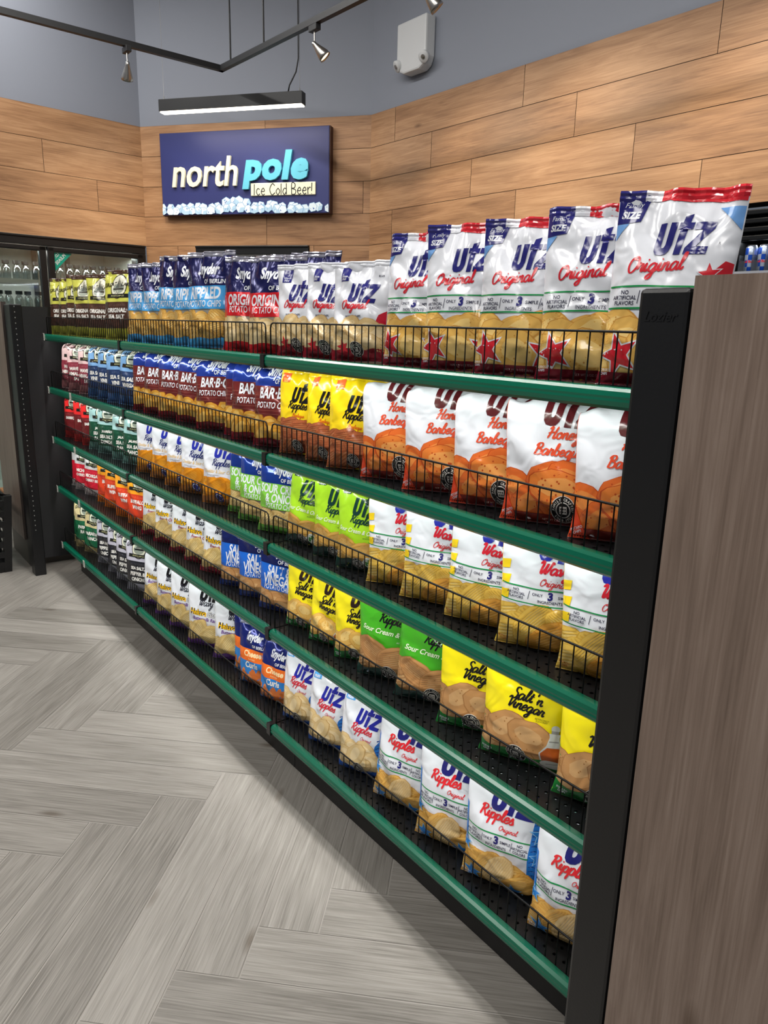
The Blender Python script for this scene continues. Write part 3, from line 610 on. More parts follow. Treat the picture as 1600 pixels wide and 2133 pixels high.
SH = {}; FE = make_fence(); first = True
for k in range(5):
    for s in range(3):
        key = k == 4
        if key not in SH: SH[key] = o = make_shelf(key); o.location = (s*SEC, 0, ZS[k])
        else: o = dup(SH[key], (s*SEC, 0, ZS[k]))
        o['label'] = ('%s shelf, %s section, black deck with green front rail' % (LEV[k], SEN[s])) + (' above the black kick plate' if key else ''); o['group'] = 'green-edged gondola shelves'
        if k < 4: area('shelf_light', (s*SEC+.608, .0205, ZS[k]+.0052), (math.radians(0), 0, 0), 1.196, .008, LED_POWER, (1.0, .98, .94))
        fz = ZS[k]+.012
        if first: fe = FE; fe.location = (s*SEC, 0, fz); first = False
        else: fe = dup(FE, (s*SEC, 0, fz))
        fe['label'] = 'black wire fence along the front of the %s shelf, %s section' % (LEV[k], SEN[s]); fe['group'] = 'wire fences on the shelf fronts'
TG = None
for k, xs in enumerate(((.0,), (.0, .42), (.0, .42), (.0, .42), (.0, .42))):
    for j, x in enumerate(xs):
        loc = (x+.016, -.0066, ZS[k])
        if TG is None:
            m = MB(); m.box(-.014, .014, -.0016, 0, -.017, .021); TG = c = m.build('tag_holder', M_TAG)
            m = MB(); [m.box(-.009, .009, -.0019, -.0015, z, z+.002) for z in (-.008, -.003, .004, .01)]; m.build('print_line', flat('tag_print', (110, 106, 100), .6), TG); TG.location = loc
        else: c = dup(TG, loc)
        tag(c, 'small white price tag on the %s green rail, %s' % (LEV[k], 'at its left end' if j == 0 else 'second from the left'), 'price tag', 'price tags on the green rails')
# ------------------------------------------------------------------ chip bags
class Art:
    """printed artwork of one bag front: u in -1..1 across, v in 0..1 up"""
    def __init__(s, w, h): s.w, s.h = w, h; s.items = []; s.cols = []
    def ci(s, c):
        if c not in s.cols: s.cols.append(c)
        return s.cols.index(c)
    def tri(s, V, F, c): s.items.append((np.asarray(V, float), F, s.ci(c)))
    def poly(s, pts, c):
        v, f = poly_fill([(u*s.w/2, q*s.h) for u, q in pts]); s.tri(v, f, c)
    def rect(s, u0, v0, u1, v1, c, wave=0):
        if not wave: s.poly([(u0, v0), (u1, v0), (u1, v1), (u0, v1)], c)
        else:
            n = 14; s.poly([(u0, v0), (u1, v0)] + [(u1+(u0-u1)*i/n, v1+wave*math.sin(i*.9)) for i in range(n+1)], c)
    def ell(s, cu, cv, r, c, asp=1.0, n=22, rot=0, jit=0, seed=0):
        """ellipse with radius r metres"""
        rn = random.Random(seed); P = []
        for k in range(n):
            t = 2*PI*k/n; q = r*(1+jit*rn.uniform(-1, 1)); x, y = q*math.cos(t), q*asp*math.sin(t)
            P.append((cu*s.w/2+x*math.cos(rot)-y*math.sin(rot), cv*s.h+x*math.sin(rot)+y*math.cos(rot)))
        v, f = poly_fill(P); s.tri(v, f, c)
    def put(s, T, cu, cv, wid, hgt, c, shear=0, rot=0, sx=None):
        v, f, sz = T; v = v.copy(); v[:, 0] += shear*v[:, 1]
        k = hgt*s.h/sz[1]; kx = k*(sx or 1)
        if wid and sz[0]*kx > wid*s.w/2: kx = wid*s.w/2/sz[0]; k = min(k, kx*1.25)
        v = v*np.array([kx, k]); cr, sr = math.cos(rot), math.sin(rot)
        v = np.stack([v[:, 0]*cr-v[:, 1]*sr, v[:, 0]*sr+v[:, 1]*cr], 1) + np.array([cu*s.w/2, cv*s.h]); s.tri(v, f, c)
    def text(s, body, cu, cv, wid, hgt, c, bold=.02, shear=0, rot=0, sx=None, sp=1.0): s.put(text2d(body, bold, sp), cu, cv, wid, hgt, c, shear, rot, sx)
    def script(s, body, cu, cv, wid, hgt, c, thick=.32, rot=.06): s.put(script2d(body, thick), cu, cv, wid, hgt, c, 0, rot)
    def logo(s, cu, cv, wid, c, rot=.03): s.put(LOGO, cu, cv, wid, .3, c, 0, rot)
    def star(s, cu, cv, r, c, rot=.2, inner=.42):
        P = []
        for k in range(10):
            t = PI/2 + rot + PI*k/5; q = r if k % 2 == 0 else r*inner
            P.append((cu+q*math.cos(t)/(s.w/2), cv+q*math.sin(t)/s.h))
        s.poly(P, c)
    def starp(s, cu, cv, r, c, edge, rot=.2): s.star(cu, cv, r*1.2, edge, rot); s.star(cu, cv, r, c, rot)
    def line(s, u0, v0, u1, v1, t, c):
        x0, y0, x1, y1 = u0*s.w/2, v0*s.h, u1*s.w/2, v1*s.h; d = math.hypot(x1-x0, y1-y0); nx, ny = -(y1-y0)/d*t/2, (x1-x0)/d*t/2
        v, f = poly_fill([(x0+nx, y0+ny), (x1+nx, y1+ny), (x1-nx, y1-ny), (x0-nx, y0-ny)]); s.tri(v, f, c)
    def chip(s, cu, cv, r, rot, pal, asp=.72, ridges=0, seed=1, specks=0):
        dk, md, lt = pal
        s.ell(cu, cv, r*1.03, dk, asp, 20, rot, .05, seed); s.ell(cu-.01, cv+.004, r*.96, md, asp, 20, rot, .05, seed)
        s.ell(cu-.03, cv+.012, r*.62, lt, asp*.8, 16, rot+.15, .08, seed+5)
        for i in range(ridges):
            q = -.8+1.6*(i+.5)/ridges; ln = r*math.sqrt(max(.05, 1-q*q))*.92; cx, cy = cu*s.w/2, cv*s.h
            ox, oy = -math.sin(rot)*q*r*asp, math.cos(rot)*q*r*asp; ex, ey = math.cos(rot)*ln, math.sin(rot)*ln
            s.line((cx+ox-ex)/(s.w/2), (cy+oy-ey)/s.h, (cx+ox+ex)/(s.w/2), (cy+oy+ey)/s.h, r*.05, tuple((a_+b_)//2 for a_, b_ in zip(dk, md)))
        rn = random.Random(seed)
        for i in range(specks):
            a, q = rn.uniform(0, 6.3), r*.8*math.sqrt(rn.random()); s.ell(cu+q*math.cos(a)/(s.w/2), cv+q*asp*math.sin(a)/s.h, r*.035, dk, 1, 5)
    def pile(s, v0, v1, pal, n=9, r=.05, ridges=0, seed=1, specks=0, u0=-.85, u1=.85, asp=.72):
        rn = random.Random(seed); L = [(v1-(v1-v0)*(i//3)/max(1, (n-1)//3), u0+(u1-u0)*((i % 3)+.5*((i//3) % 2)+.1)/2.6) for i in range(n)]
        for i, (v, u) in enumerate(L):
            s.chip(max(-.8, min(.8, u+rn.uniform(-.08, .08))), v+rn.uniform(-.02, .02), r*rn.uniform(.85, 1.15), rn.uniform(-.8, .8), pal, asp, ridges, seed+i, specks)
    def seal(s, cu, cv, r):
        s.ell(cu, cv, r*1.06, (220, 216, 208)); s.ell(cu, cv, r, (18, 17, 18)); s.ell(cu, cv, r*.62, (214, 210, 204)); s.ell(cu, cv, r*.54, (18, 17, 18))
        for i, ch in enumerate('FAMILY CRAFTED'): 
            if ch != ' ': a = PI*1.0 - PI*i/13; s.text(ch, cu+r*.8*math.cos(a)/(s.w/2), cv+r*.8*math.sin(a)/s.h, None, r*.2/s.h, (224, 220, 212), .02, rot=a-PI/2)
        for i, ch in enumerate('SINCE 1921'):
            if ch != ' ': a = PI*1.22 + PI*.56*i/9; s.text(ch, cu+r*.8*math.cos(a)/(s.w/2), cv+r*.8*math.sin(a)/s.h, None, r*.2/s.h, (224, 220, 212), .02, rot=a+PI/2)
        k = r/s.h; ku = r/(s.w/2)
        s.rect(cu-.3*ku, cv-.3*k, cu+.3*ku, cv+.28*k, (214, 210, 204))
        for i in range(3):
            for j in range(2): s.rect(cu+(-.22+.17*i)*ku, cv+(-.2+.22*j)*k, cu+(-.11+.17*i)*ku, cv+(-.06+.22*j)*k, (18, 17, 18))

SKIN = {}
class Bag:
    def __init__(s, w, h, t, lean=.08, bend=0.0, b0=.62, seed=1, crumple=1.0, lift=0.0):
        s.w, s.h, s.t = w, h, t; s.rng = np.random.RandomState(seed); s.lean, s.bend, s.b0 = lean, bend, b0; s.cr = crumple; s.lift = lift
        n = 400; vv = np.linspace(0, 1, n+1); q = np.clip((vv-b0)/(1-b0), 0, 1); a = lean + bend*q*q*(3-2*q)
        s.vv, s.aa = vv, a; d = h/n
        s.cy = np.concatenate([[0], np.cumsum(np.sin(a[:-1])*d)]); s.cz = np.concatenate([[0], np.cumsum(np.cos(a[:-1])*d)])
        R = s.rng
        s.sin = [(R.uniform(2, 6), R.uniform(3, 9), R.uniform(0, 6.3), R.uniform(.0004, .0013)) for _ in range(7)]
        s.crease = []
        for i in range(9):
            top = i < 5; u0 = R.uniform(-.95, .95); v0 = .97 if top else R.uniform(.05, .7)
            s.crease.append((u0, v0, u0*.5+R.uniform(-.5, .5), v0 - (R.uniform(.12, .45) if top else R.uniform(-.2, .25)), R.uniform(.018, .04), R.uniform(-.0035, .0035)))
        s.ph = R.uniform(0, 6.3); s.tw = R.uniform(-.012, .012)
    def prof(s, u, v):
        a = np.minimum(1, np.clip((v-.015)/.17, 0, 1))**.6; b = 1-np.clip((v-.3)/.66, 0, 1)**1.9
        return np.clip(a*b, 0, 1)
    def pos(s, u, v, side=-1, off=0.0):
        u, v = np.asarray(u, float), np.asarray(v, float); f = s.prof(u, v)
        T = s.t/2*f*np.clip(1-np.abs(u)**2.8, 0, 1)**.7
        env = np.clip((1-np.abs(u)**4), 0, 1)*np.clip(v/.08, 0, 1)
        wr = sum(A*np.sin(a*u*1.5+b*v*3+p) for a, b, p, A in s.sin)
        for u0, v0, u1, v1, wd, A in s.crease:
            x, y = u*s.w/2, v*s.h; ax, ay, bx, by = u0*s.w/2, v0*s.h, u1*s.w/2, v1*s.h
            dx, dy = bx-ax, by-ay; L2 = dx*dx+dy*dy+1e-9; q = np.clip(((x-ax)*dx+(y-ay)*dy)/L2, 0, 1)
            dd = np.hypot(x-ax-q*dx, y-ay-q*dy); wr = wr + A*np.exp(-(dd/(wd*.3))**2)*np.sin(PI*np.clip(q*.9+.1, 0, 1))
        wr = wr*s.cr*env*np.clip((1-v)/.06, 0, 1)
        tz = np.clip((v-.72)/.25, 0, 1); rip = (.0045*np.sin(7*u+s.ph)+.003*np.sin(13*u+2*s.ph))*tz*s.cr
        x = u*s.w/2*(1-.075*f*np.clip(1.2-v, 0, 1)+.0*v) + s.tw*v*v
        cy = np.interp(v, s.vv, s.cy); cz = np.interp(v, s.vv, s.cz); al = np.interp(v, s.vv, s.aa)
        d = T*(1.24 if side < 0 else .76) + (wr if side < 0 else wr*.5) + off; r = rip
        sg = d if side < 0 else -d
        sg = sg + r
        return np.stack([x, cy - sg*np.cos(al), cz + sg*np.sin(al)], -1)
    def skin(s, me):
        nu, nv = 12, 16; U, V = np.meshgrid(np.linspace(-1, 1, nu+1), np.linspace(0, 1, nv+1)); vs, fs = [], []
        for sd in (-1, 1):
            o = len(vs); vs += [list(map(float, p)) for p in s.pos(U, V, sd, .0065).reshape(-1, 3)]
            for j in range(nv):
                for i in range(nu): fs.append([o+j*(nu+1)+i, o+j*(nu+1)+i+1, o+(j+1)*(nu+1)+i+1, o+(j+1)*(nu+1)+i])
        SKIN[me.name] = (vs, fs)
    def build(s, name, art, base, edge=None, back=None):
        nu, nv = 46, 60; us = np.sin(np.linspace(-1, 1, nu+1)*PI/2); vs = np.linspace(0, 1, nv+1)**.92
        U, V = np.meshgrid(us, vs); F = s.pos(U, V, -1).reshape(-1, 3); B = s.pos(U, V, 1).reshape(-1, 3)
        ver = list(map(tuple, F)); o = len(ver); ver += list(map(tuple, B)); fa, mi = [], []; n = nu+1
        cols = [base, edge or base, back or base]
        for j in range(nv):
            for i in range(nu):
                uc, vc = (us[i]+us[i+1])/2, (vs[j]+vs[j+1])/2; e = 1 if abs(uc) > .985 else 0
                fa.append((j*n+i, j*n+i+1, (j+1)*n+i+1, (j+1)*n+i)); mi.append(e)
                fa.append((o+j*n+i+1, o+j*n+i, o+(j+1)*n+i, o+(j+1)*n+i+1)); mi.append(2 if e == 0 else 1)
        for i in range(nu): fa.append((o+i, o+i+1, i+1, i)); mi.append(0); q = nv*n; fa.append((q+i, q+i+1, o+q+i+1, o+q+i)); mi.append(0)
        for j in range(nv): fa.append((j*n, (j+1)*n, o+(j+1)*n, o+j*n)); mi.append(1); fa.append((o+j*n+nu, o+(j+1)*n+nu, (j+1)*n+nu, j*n+nu)); mi.append(1)
        lim = .0085
        bm = bmesh.new()
        lays = []      # stack the inks: an item lies one step above whatever it overlaps
        for tv, tf, c in art.items:
            lo, hi = tv.min(0), tv.max(0)
            lays.append((lo, hi, 1+max([q[2] for q in lays if (q[0] < hi).all() and (q[1] > lo).all()], default=0)))
        for layer, (tv, tf, c) in enumerate(art.items):
            bv = [bm.verts.new((p[0], p[1], 0)) for p in tv]
            for f in tf:
                try: g_ = bm.faces.new([bv[i] for i in f]); g_.material_index = c+3; g_.index = layer
                except ValueError: pass
        lay = bm.faces.layers.int.new('l'); bm.faces.ensure_lookup_table(); k = 0
        # layer number per face, kept through the cuts
        cnt = 0; fi = iter(list(bm.faces))
        vl = bm.verts.layers.int.new('vl'); bm.verts.ensure_lookup_table(); c0 = 0
        for layer, (tv, tf, c) in enumerate(art.items):
            for q in range(len(tv)): bm.verts[c0+q][vl] = lays[layer][2]
            c0 += len(tv)
        for f in bm.faces: f[lay] = f.verts[0][vl]
        for it in range(7):
            ed = [e for e in bm.edges if e.calc_length() > lim]
            if not ed: break
            bmesh.ops.subdivide_edges(bm, edges=ed, cuts=1); bmesh.ops.triangulate(bm, faces=[f for f in bm.faces if len(f.verts) > 3])
        for f in bm.faces:
            l = f[lay]
            for v_ in f.verts: v_[vl] = l
        bm.verts.index_update()
        P = np.array([v_.co[:2] for v_ in bm.verts]); Lr = np.array([v_[vl] for v_ in bm.verts])
        if len(P):
            st = .00013
            uu = np.clip(P[:, 0]/(s.w/2), -.985, .985); vv = P[:, 1]/s.h; vv = np.clip(vv + s.lift*np.clip(vv/.25, 0, 1)*np.clip((1-vv)/.12, 0, 1), .004, .99)
            Q = s.pos(uu, vv, -1, 0) ; Q = s.pos(uu, vv, -1, .0010+Lr*st)
            o2 = len(ver); ver += list(map(tuple, Q))
            for f in bm.faces: fa.append(tuple(o2+v_.index for v_ in f.verts)); mi.append(f.material_index)
        bm.free()
        me = bpy.data.meshes.new(name); me.from_pydata(ver, [], fa); me.polygons.foreach_set('material_index', mi)
        for c in cols + art.cols: me.materials.append(film(c[:3], c[3] if len(c) > 3 else 0))
        me.shade_smooth(); me.update(); s.skin(me); return me
    def seal_mesh(s, name, col):
        n = 24; us = np.linspace(-1, 1, n+1); vs = []; fa = []
        for j, (v, o) in enumerate(((.945, .0012), (.962, .003), (.975, .0012), (.988, .003), (1.0, .0012))): vs += list(map(tuple, s.pos(us, np.full(n+1, v), -1, o)))
        m = len(vs)
        for j, (v, o) in enumerate(((.945, .0012), (1.0, .0012))): vs += list(map(tuple, s.pos(us, np.full(n+1, v), 1, o)))
        for j in range(4):
            for i in range(n): fa.append((j*(n+1)+i, j*(n+1)+i+1, (j+1)*(n+1)+i+1, (j+1)*(n+1)+i))
        for i in range(n): fa.append((m+i+1, m+i, m+n+1+i, m+n+2+i)); fa.append((4*(n+1)+i, 4*(n+1)+i+1, m+n+2+i, m+n+1+i))
        me = bpy.data.meshes.new(name); me.from_pydata(vs, [], fa); me.materials.append(film(col[:3], col[3] if len(col) > 3 else 0))
        if col == RED+(0,):
            me.materials.append(film(NAVY)); me.materials.append(film(WH))
            for p in me.polygons: p.material_index = 1 if p.center.x < -s.w*.26 else (2 if p.center.x < -s.w*.12 else 0)
        me.update(); return me

WH = (224, 227, 234); NAVY = (34, 34, 112); RED = (206, 32, 46); GRN = (16, 140, 70); INK = (26, 26, 60); BLK = (20, 18, 20)
GOLD = ((204, 148, 66), (228, 180, 92), (240, 204, 126)); PALE = ((202, 164, 104), (226, 196, 140), (238, 214, 166)); ORNG = ((196, 78, 28), (222, 106, 42), (232, 140, 66))
CHED = ((206, 126, 18), (232, 152, 30), (242, 178, 62)); CREAMC = ((200, 166, 98), (222, 194, 126), (234, 212, 154)); YEL = ((206, 162, 56), (226, 188, 84), (238, 208, 120)); TAN = ((166, 116, 68), (190, 140, 88), (206, 162, 110))
def three(A, v, ink=INK, k=1.0, o=0.0, u0=-.97, u1=.97):     # the line of small print between two green rules
    A.rect(u0, v+.052, u1, v+.061, GRN); A.rect(u0, v-.058, u1, v-.049, GRN)
    A.text('NO\nARTIFICIAL\nFLAVORS', -.66*k+o, v, .5*k, .075, ink, .012); A.text('NO\nARTIFICIAL\nCOLORS', .70*k+o, v, .46*k, .075, ink, .012)
    A.text('ONLY', -.22*k+o, v+.015, .3*k, .021, ink, .01); A.text('3', .03*k+o, v+.015, .2*k, .062, NAVY, .05); A.text('SIMPLE', .29*k+o, v+.010, .3*k, .021, ink, .01); A.text('INGREDIENTS', .03*k+o, v-.032, .6*k, .021, ink, .01)
    A.line(-.41*k+o, v-.03, -.38*k+o, v+.035, .0012, ink); A.line(.45*k+o, v-.03, .48*k+o, v+.035, .0012, ink)
def a_family(A):
    mar = (118, 16, 34)
    A.poly([(.985, .0), (.985, .62), (.93, .60), (.86, .46), (.9, .3), (.82, .12), (.7, .0)], RED); A.poly([(-.985, .0), (-.985, .4), (-.93, .3), (-.9, .1), (-.8, 0)], RED)
    A.rect(-.985, .0, .985, .12, mar); A.poly([(.985, .96), (-.3, .96), (-.1, .935), (.985, .925)], RED)
    A.poly([(-.985, .985), (-.985, .83), (-.60, .845), (-.46, .985)], NAVY); A.text('Family', -.74, .925, .40, .034, WH, .0, .3); A.text('SIZE', -.77, .878, .34, .038, WH, .04, .2)
    A.poly([(-.985, .828), (-.985, .75), (-.78, .835)], (110, 160, 220)); A.poly([(.985, .90), (.985, .79), (.6, .90)], (110, 160, 220))
    A.poly([(.985, .44), (.985, .63), (.86, .64), (.74, .60), (.62, .52), (.56, .44)], RED); A.starp(.66, .575, .017, RED, WH, .15)
    A.logo(.16, .77, .92, NAVY, .02); A.text('R', .72, .725, None, .012, INK, 0)
    A.script('Original', -.18, .61, 1.45, .13, RED, .30, .06)
    A.pile(.10, .29, GOLD, 10, .048, 0, 3, 5); A.chip(.05, .275, .056, .35, GOLD, .5, 0, 9, 10); A.chip(.1, .15, .056, -.4, GOLD, .8, 0, 12, 8); three(A, .455)
    A.starp(-.62, .16, .036, RED, WH, .35); A.starp(.72, .15, .038, RED, WH, -.2); A.starp(.9, .36, .02, RED, WH, .1); A.rect(-.985, .0, .985, .07, mar); A.text('NET WT 8 OZ (226.8g)', .1, .04, 1.1, .018, (206, 170, 170), 0); A.text('POTATO\nCHIPS', -.86, .07, .2, .035, WH, .02)
def a_uorig(A):
    A.poly([(.985, .08), (.985, .50), (.8, .46), (.66, .3), (.62, .1)], (196, 22, 48)); A.poly([(-.985, .1), (-.985, .42), (-.92, .36), (-.88, .2)], (196, 22, 48))
    A.rect(-.72, .80, -.36, .94, NAVY); A.text('Gluten\nFREE', -.54, .835, .3, .05, WH, .01, .2)
    A.logo(.22, .70, 1.02, NAVY, -.06); A.script('Original', -.02, .545, 1.45, .14, RED, .30, -.02); A.text('POTATO CHIPS', -.05, .445, .8, .022, INK, .01); A.text('$2.69', .72, .84, .3, .02, INK, .02)
    A.pile(.16, .33, PALE, 9, .034, 0, 4, 4); A.rect(-.985, 0, .985, .12, (150, 22, 40), .012); A.seal(.12, .12, .018); A.star(-.4, .14, .02, RED)
def a_honey(A):
    A.rect(-.985, .0, .985, .22, (190, 62, 26), .01); A.poly([(.985, .1), (.985, .62), (.90, .6), (.82, .42), (.86, .2)], (240, 98, 46)); A.poly([(-.985, .0), (-.985, .30), (-.9, .30), (-.8, .2), (-.8, 0)], (232, 110, 50))
    A.logo(.24, .785, 1.05, (92, 30, 34), -.03); A.script('Honey', .1, .59, 1.05, .13, (222, 78, 46), .32, .0); A.script('Barbeque', .03, .475, 1.5, .135, (222, 78, 46), .32, .0)
    A.text('FLAVORED', -.02, .392, .42, .018, INK, .01)
    A.pile(.13, .20, ORNG, 6, .046, 0, 6, 5); A.chip(-.12, .305, .046, .3, ORNG, .66, 0, 3, 10); A.chip(.28, .30, .05, -.4, ORNG, .7, 0, 7, 10); A.chip(.08, .235, .064, -.12, ((188, 76, 28), (226, 126, 52), (236, 160, 84)), .55, 0, 9, 22)
    A.rect(-.985, .0, .985, .07, (126, 34, 24)); A.poly([(-.985, .0), (-.985, .2), (-.62, 0)], (228, 70, 36)); A.text('POTATO\nCHIPS', -.86, .055, .22, .04, WH, .02, rot=.4)
    A.seal(.2, .11, .024); A.text('NET WT 7.75 OZ (219.7g)', .1, .035, 1.1, .018, (236, 200, 180), 0)
def a_wavy(A):
    Y = (250, 214, 30)
    for sgn in (-1, 1):
        for i in range(5): A.poly([(sgn*.985, .10+.115*i), (sgn*.985, .17+.115*i), (sgn*(.80-.02*(i % 2)), .185+.115*i), (sgn*.82, .115+.115*i)], Y)
    A.rect(-.985, 0, .985, .09, (214, 160, 40), .012); A.logo(.24, .79, 1.0, (40, 44, 160), -.03); A.script('Wavy', .08, .595, 1.15, .15, (214, 36, 52), .36, -.02); A.script('Original', .08, .50, .85, .085, (206, 50, 52), .24, -.02)
    A.pile(.08, .19, YEL, 8, .046, 7, 8); A.chip(-.25, .20, .054, .8, YEL, .6, 10, 3); A.chip(.4, .195, .052, -.6, YEL, .6, 10, 4); A.chip(.1, .11, .054, .5, ((196, 134, 40), (222, 162, 66), (236, 186, 96)), .6, 9, 5); three(A, .40)
    A.text('POTATO\nCHIPS', -.84, .05, .22, .035, (176, 90, 20), .02)
def a_rip(A, big):
    B = (28, 118, 206); LB = (150, 204, 240); DB = (14, 74, 160)
    if big:
        A.poly([(.985, 0), (.985, .66), (.60, .64), (.56, .4), (.58, .0)], B); A.poly([(-.985, 0), (-.985, .62), (-.93, .6), (-.9, .2), (-.84, 0)], B); A.rect(-.985, 0, .985, .10, B, .02)
        for i in range(15):
            y = .05+.04*i
            A.poly([(.60, y), (.68, y+.008), (.76, y), (.84, y+.008), (.92, y), (.985, y+.008), (.985, y+.016), (.92, y+.008), (.84, y+.016), (.76, y+.008), (.68, y+.016), (.60, y+.008)], DB)
        A.logo(.16, .765, 1.05, NAVY, -.03); A.script('Ripples', -.22, .60, 1.2, .15, (218, 40, 48), .34, .0); A.script('Original', .08, .515, .66, .065, (218, 40, 48), .24, 0)
        A.pile(.09, .18, GOLD, 8, .044, 8, 8, u0=-.9, u1=.45); A.chip(-.3, .21, .048, .9, GOLD, .6, 10, 5); A.chip(-.05, .18, .054, 1.1, PALE, .62, 10, 3); A.chip(.42, .12, .046, .4, GOLD, .6, 9, 14); three(A, .41, k=.8, o=-.19, u1=.575)
        for cu, cv, r in ((.78, .55, .024), (.77, .37, .018), (-.92, .30, .016), (.3, .06, .022), (-.68, .09, .024)): A.starp(cu, cv, r, (40, 130, 216), LB, .1)
        A.text('POTATO\nCHIPS', -.84, .05, .24, .04, WH, .02)
    else:
        A.poly([(.985, .12), (.985, .56), (.8, .54), (.6, .44), (.52, .28), (.55, .1)], B)
        for i in range(8):
            y = .18+.045*i; A.poly([(.64, y), (.75, y+.012), (.86, y), (.97, y+.012), (.97, y+.024), (.86, y+.012), (.75, y+.024), (.64, y+.012)], DB)
        A.rect(-.9, .86, -.5, .965, (80, 160, 226)); A.text('FREE', -.7, .885, .34, .03, WH, .04); A.logo(.22, .735, 1.0, (36, 40, 150), -.10)
        A.script('Ripples', .0, .575, 1.15, .15, (200, 44, 60), .30, -.1); A.script('Original', .22, .475, .6, .06, (206, 80, 86), .22, -.1); A.text('$2.69', .7, .83, .3, .022, INK, .02)
        A.pile(.16, .34, PALE, 9, .034, 0, 5, u0=-.9, u1=.45); A.chip(-.1, .28, .040, .9, PALE, .7, 0, 8); A.rect(-.985, 0, .985, .10, DB, .02); A.seal(.0, .12, .017)
def a_yel(A):
    A.rect(-.985, 0, .985, .22, (166, 76, 44), .02); A.poly([(-.985, .1), (-.985, .36), (-.8, .3), (-.7, .2)], (240, 110, 30)); A.rect(-.8, .84, -.45, .945, (240, 100, 50)); A.text('Gluten\nFREE', -.62, .86, .3, .05, (250, 220, 120), .01, .2)
    A.logo(.26, .72, 1.0, BLK, -.04); A.script('Ripples', .05, .565, 1.5, .15, BLK, .30, -.05); A.script('Barbeque', .1, .455, .95, .07, (222, 90, 30), .24, -.05); A.text('FLAVORED', .5, .405, .3, .014, BLK, 0)
    br = ((156, 80, 46), (180, 100, 60), (196, 122, 78)); A.pile(.12, .28, br, 8, .036, 6, 5); A.chip(-.2, .325, .042, .2, br, .7, 8, 3); A.chip(.3, .30, .042, .1, br, .7, 8, 4); A.seal(.1, .11, .018)
def a_lime(A, big):
    D = (20, 58, 50)
    A.poly([(.985, .1), (.985, .5), (.90, .46), (.84, .3), (.86, .1)], D)
    A.logo(.24, .80 if big else .75, 1.05, D, -.04); A.script('Ripples', .08, .60 if big else .575, 1.45, .15, D if not big else BLK, .30, -.05); A.text('Sour Cream & Onion', .02, .49 if big else .465, 1.6, .05, (236, 244, 214), .015, .3, -.06)
    A.text('NATURALLY &\nARTIFICIALLY FLAVORED', .5, .42 if big else .405, .6, .03, D if not big else (220, 240, 200), 0)
    pal = TAN if big else ((190, 140, 62), (214, 168, 84), (230, 196, 124))
    A.pile(.16, .25, pal, 8, .05 if big else .036, 6, 7, 3); A.chip(-.4, .30, .056 if big else .040, -.4, pal, .6, 9, 3, 4); A.chip(.25, .25, .060 if big else .042, .3, pal, .6, 10, 4, 4)
    A.rect(-.985, 0, .985, .12 if big else .14, D, .02)
    if not big:
        A.rect(-.8, .85, -.45, .94, D); A.text('FREE', -.62, .875, .28, .03, WH, .03); A.text('$2.69', .6, .86, .3, .022, D, .02); A.ell(.5, .13, .02, (226, 232, 222), .8, 14, 0, .15, 3); [A.ell(.5+.12*math.cos(i*1.3), .13+.03*math.sin(i*2.1), .004, (70, 140, 70)) for i in range(7)]
    A.seal(.05, .10, .023 if big else .017)
def a_snv(A, big):
    G = (28, 122, 52)
    A.poly([(.985, .05), (.985, .48), (.92, .46), (.80, .33), (.78, .1)], (32, 150, 60)); A.poly([(-.985, 0), (-.985, .4), (-.94, .36), (-.9, .15), (-.86, 0)], (32, 150, 60))
    A.logo(.24, .80 if big else .775, 1.08, (44, 26, 18), -.05); A.script("Salt 'n", .0, .605 if big else .60, 1.0, .105, BLK, .32, -.05); A.script('Vinegar', .0, .505 if big else .495, 1.35, .135, BLK, .32, -.08); A.text('ARTIFICIALLY\nFLAVORED', .35, .44 if big else .43, .45, .03, (70, 70, 20), 0)
    pal = TAN if big else GOLD
    A.pile(.15, .24, pal, 7, .052 if big else .034, 0, 7, 5, u0=-.95, u1=.6); A.chip(-.4, .31, .056 if big else .036, .5, pal, .7, 0, 3, 8); A.chip(.15, .29, .054 if big else .036, -.3, pal, .7, 0, 5, 8)
    A.rect(-.985, 0, .985, .13, G, .02); gz = (204, 208, 206); gd = (150, 152, 152)
    A.poly([(.40, .12), (.38, .19), (.52, .26), (.56, .33), (.54, .36), (.76, .36), (.74, .33), (.78, .26), (.92, .19), (.90, .12)], gz); A.poly([(.43, .12), (.41, .19), (.54, .245), (.76, .245), (.89, .19), (.87, .12)], (190, 92, 40)); A.ell(.65, .40, .009 if big else .006, gz); A.rect(.58, .36, .72, .385, gd); A.rect(.56, .29, .74, .30, gd); A.line(.8, .27, .93, .31, .003, gz); A.line(.93, .31, .9, .22, .003, gz); A.ell(.62, .09, .026 if big else .017, (206, 208, 204), .5); A.line(.5, .09, .75, .11, .002, gd)
    A.seal(-.12, .12, .023 if big else .017)
    if not big: A.text('$2.69', .62, .88, .3, .02, BLK, .02)
    A.text('POTATO\nCHIPS', -.80, .06, .24, .045, WH, .02)
def a_ched(A):
    A.poly([(.985, .1), (.985, .5), (.93, .48), (.9, .3), (.92, .1)], (226, 140, 20))
    A.logo(.24, .765, 1.05, (40, 50, 170), -.02); A.script('Ripples', .05, .565, 1.5, .15, (34, 44, 110), .26, 0); A.text('Cheddar & Sour Cream', .0, .465, 1.5, .048, (232, 196, 130), .01, .3); A.text('NATURALLY & ARTIFICIALLY\nFLAVORED', -.3, .405, .9, .028, INK, 0)
    A.pile(.13, .25, CHED, 8, .046, 7, 8); A.chip(.35, .29, .048, -.3, CHED, .62, 9, 6); A.chip(-.1, .25, .058, .5, CHED, .62, 10, 4); A.rect(-.985, 0, .985, .13, (186, 116, 50), .02); A.ell(.05, .12, .02, (40, 50, 130)); A.ell(.05, .12, .015, (206, 206, 214)); A.ell(.05, .12, .012, (40, 50, 130))
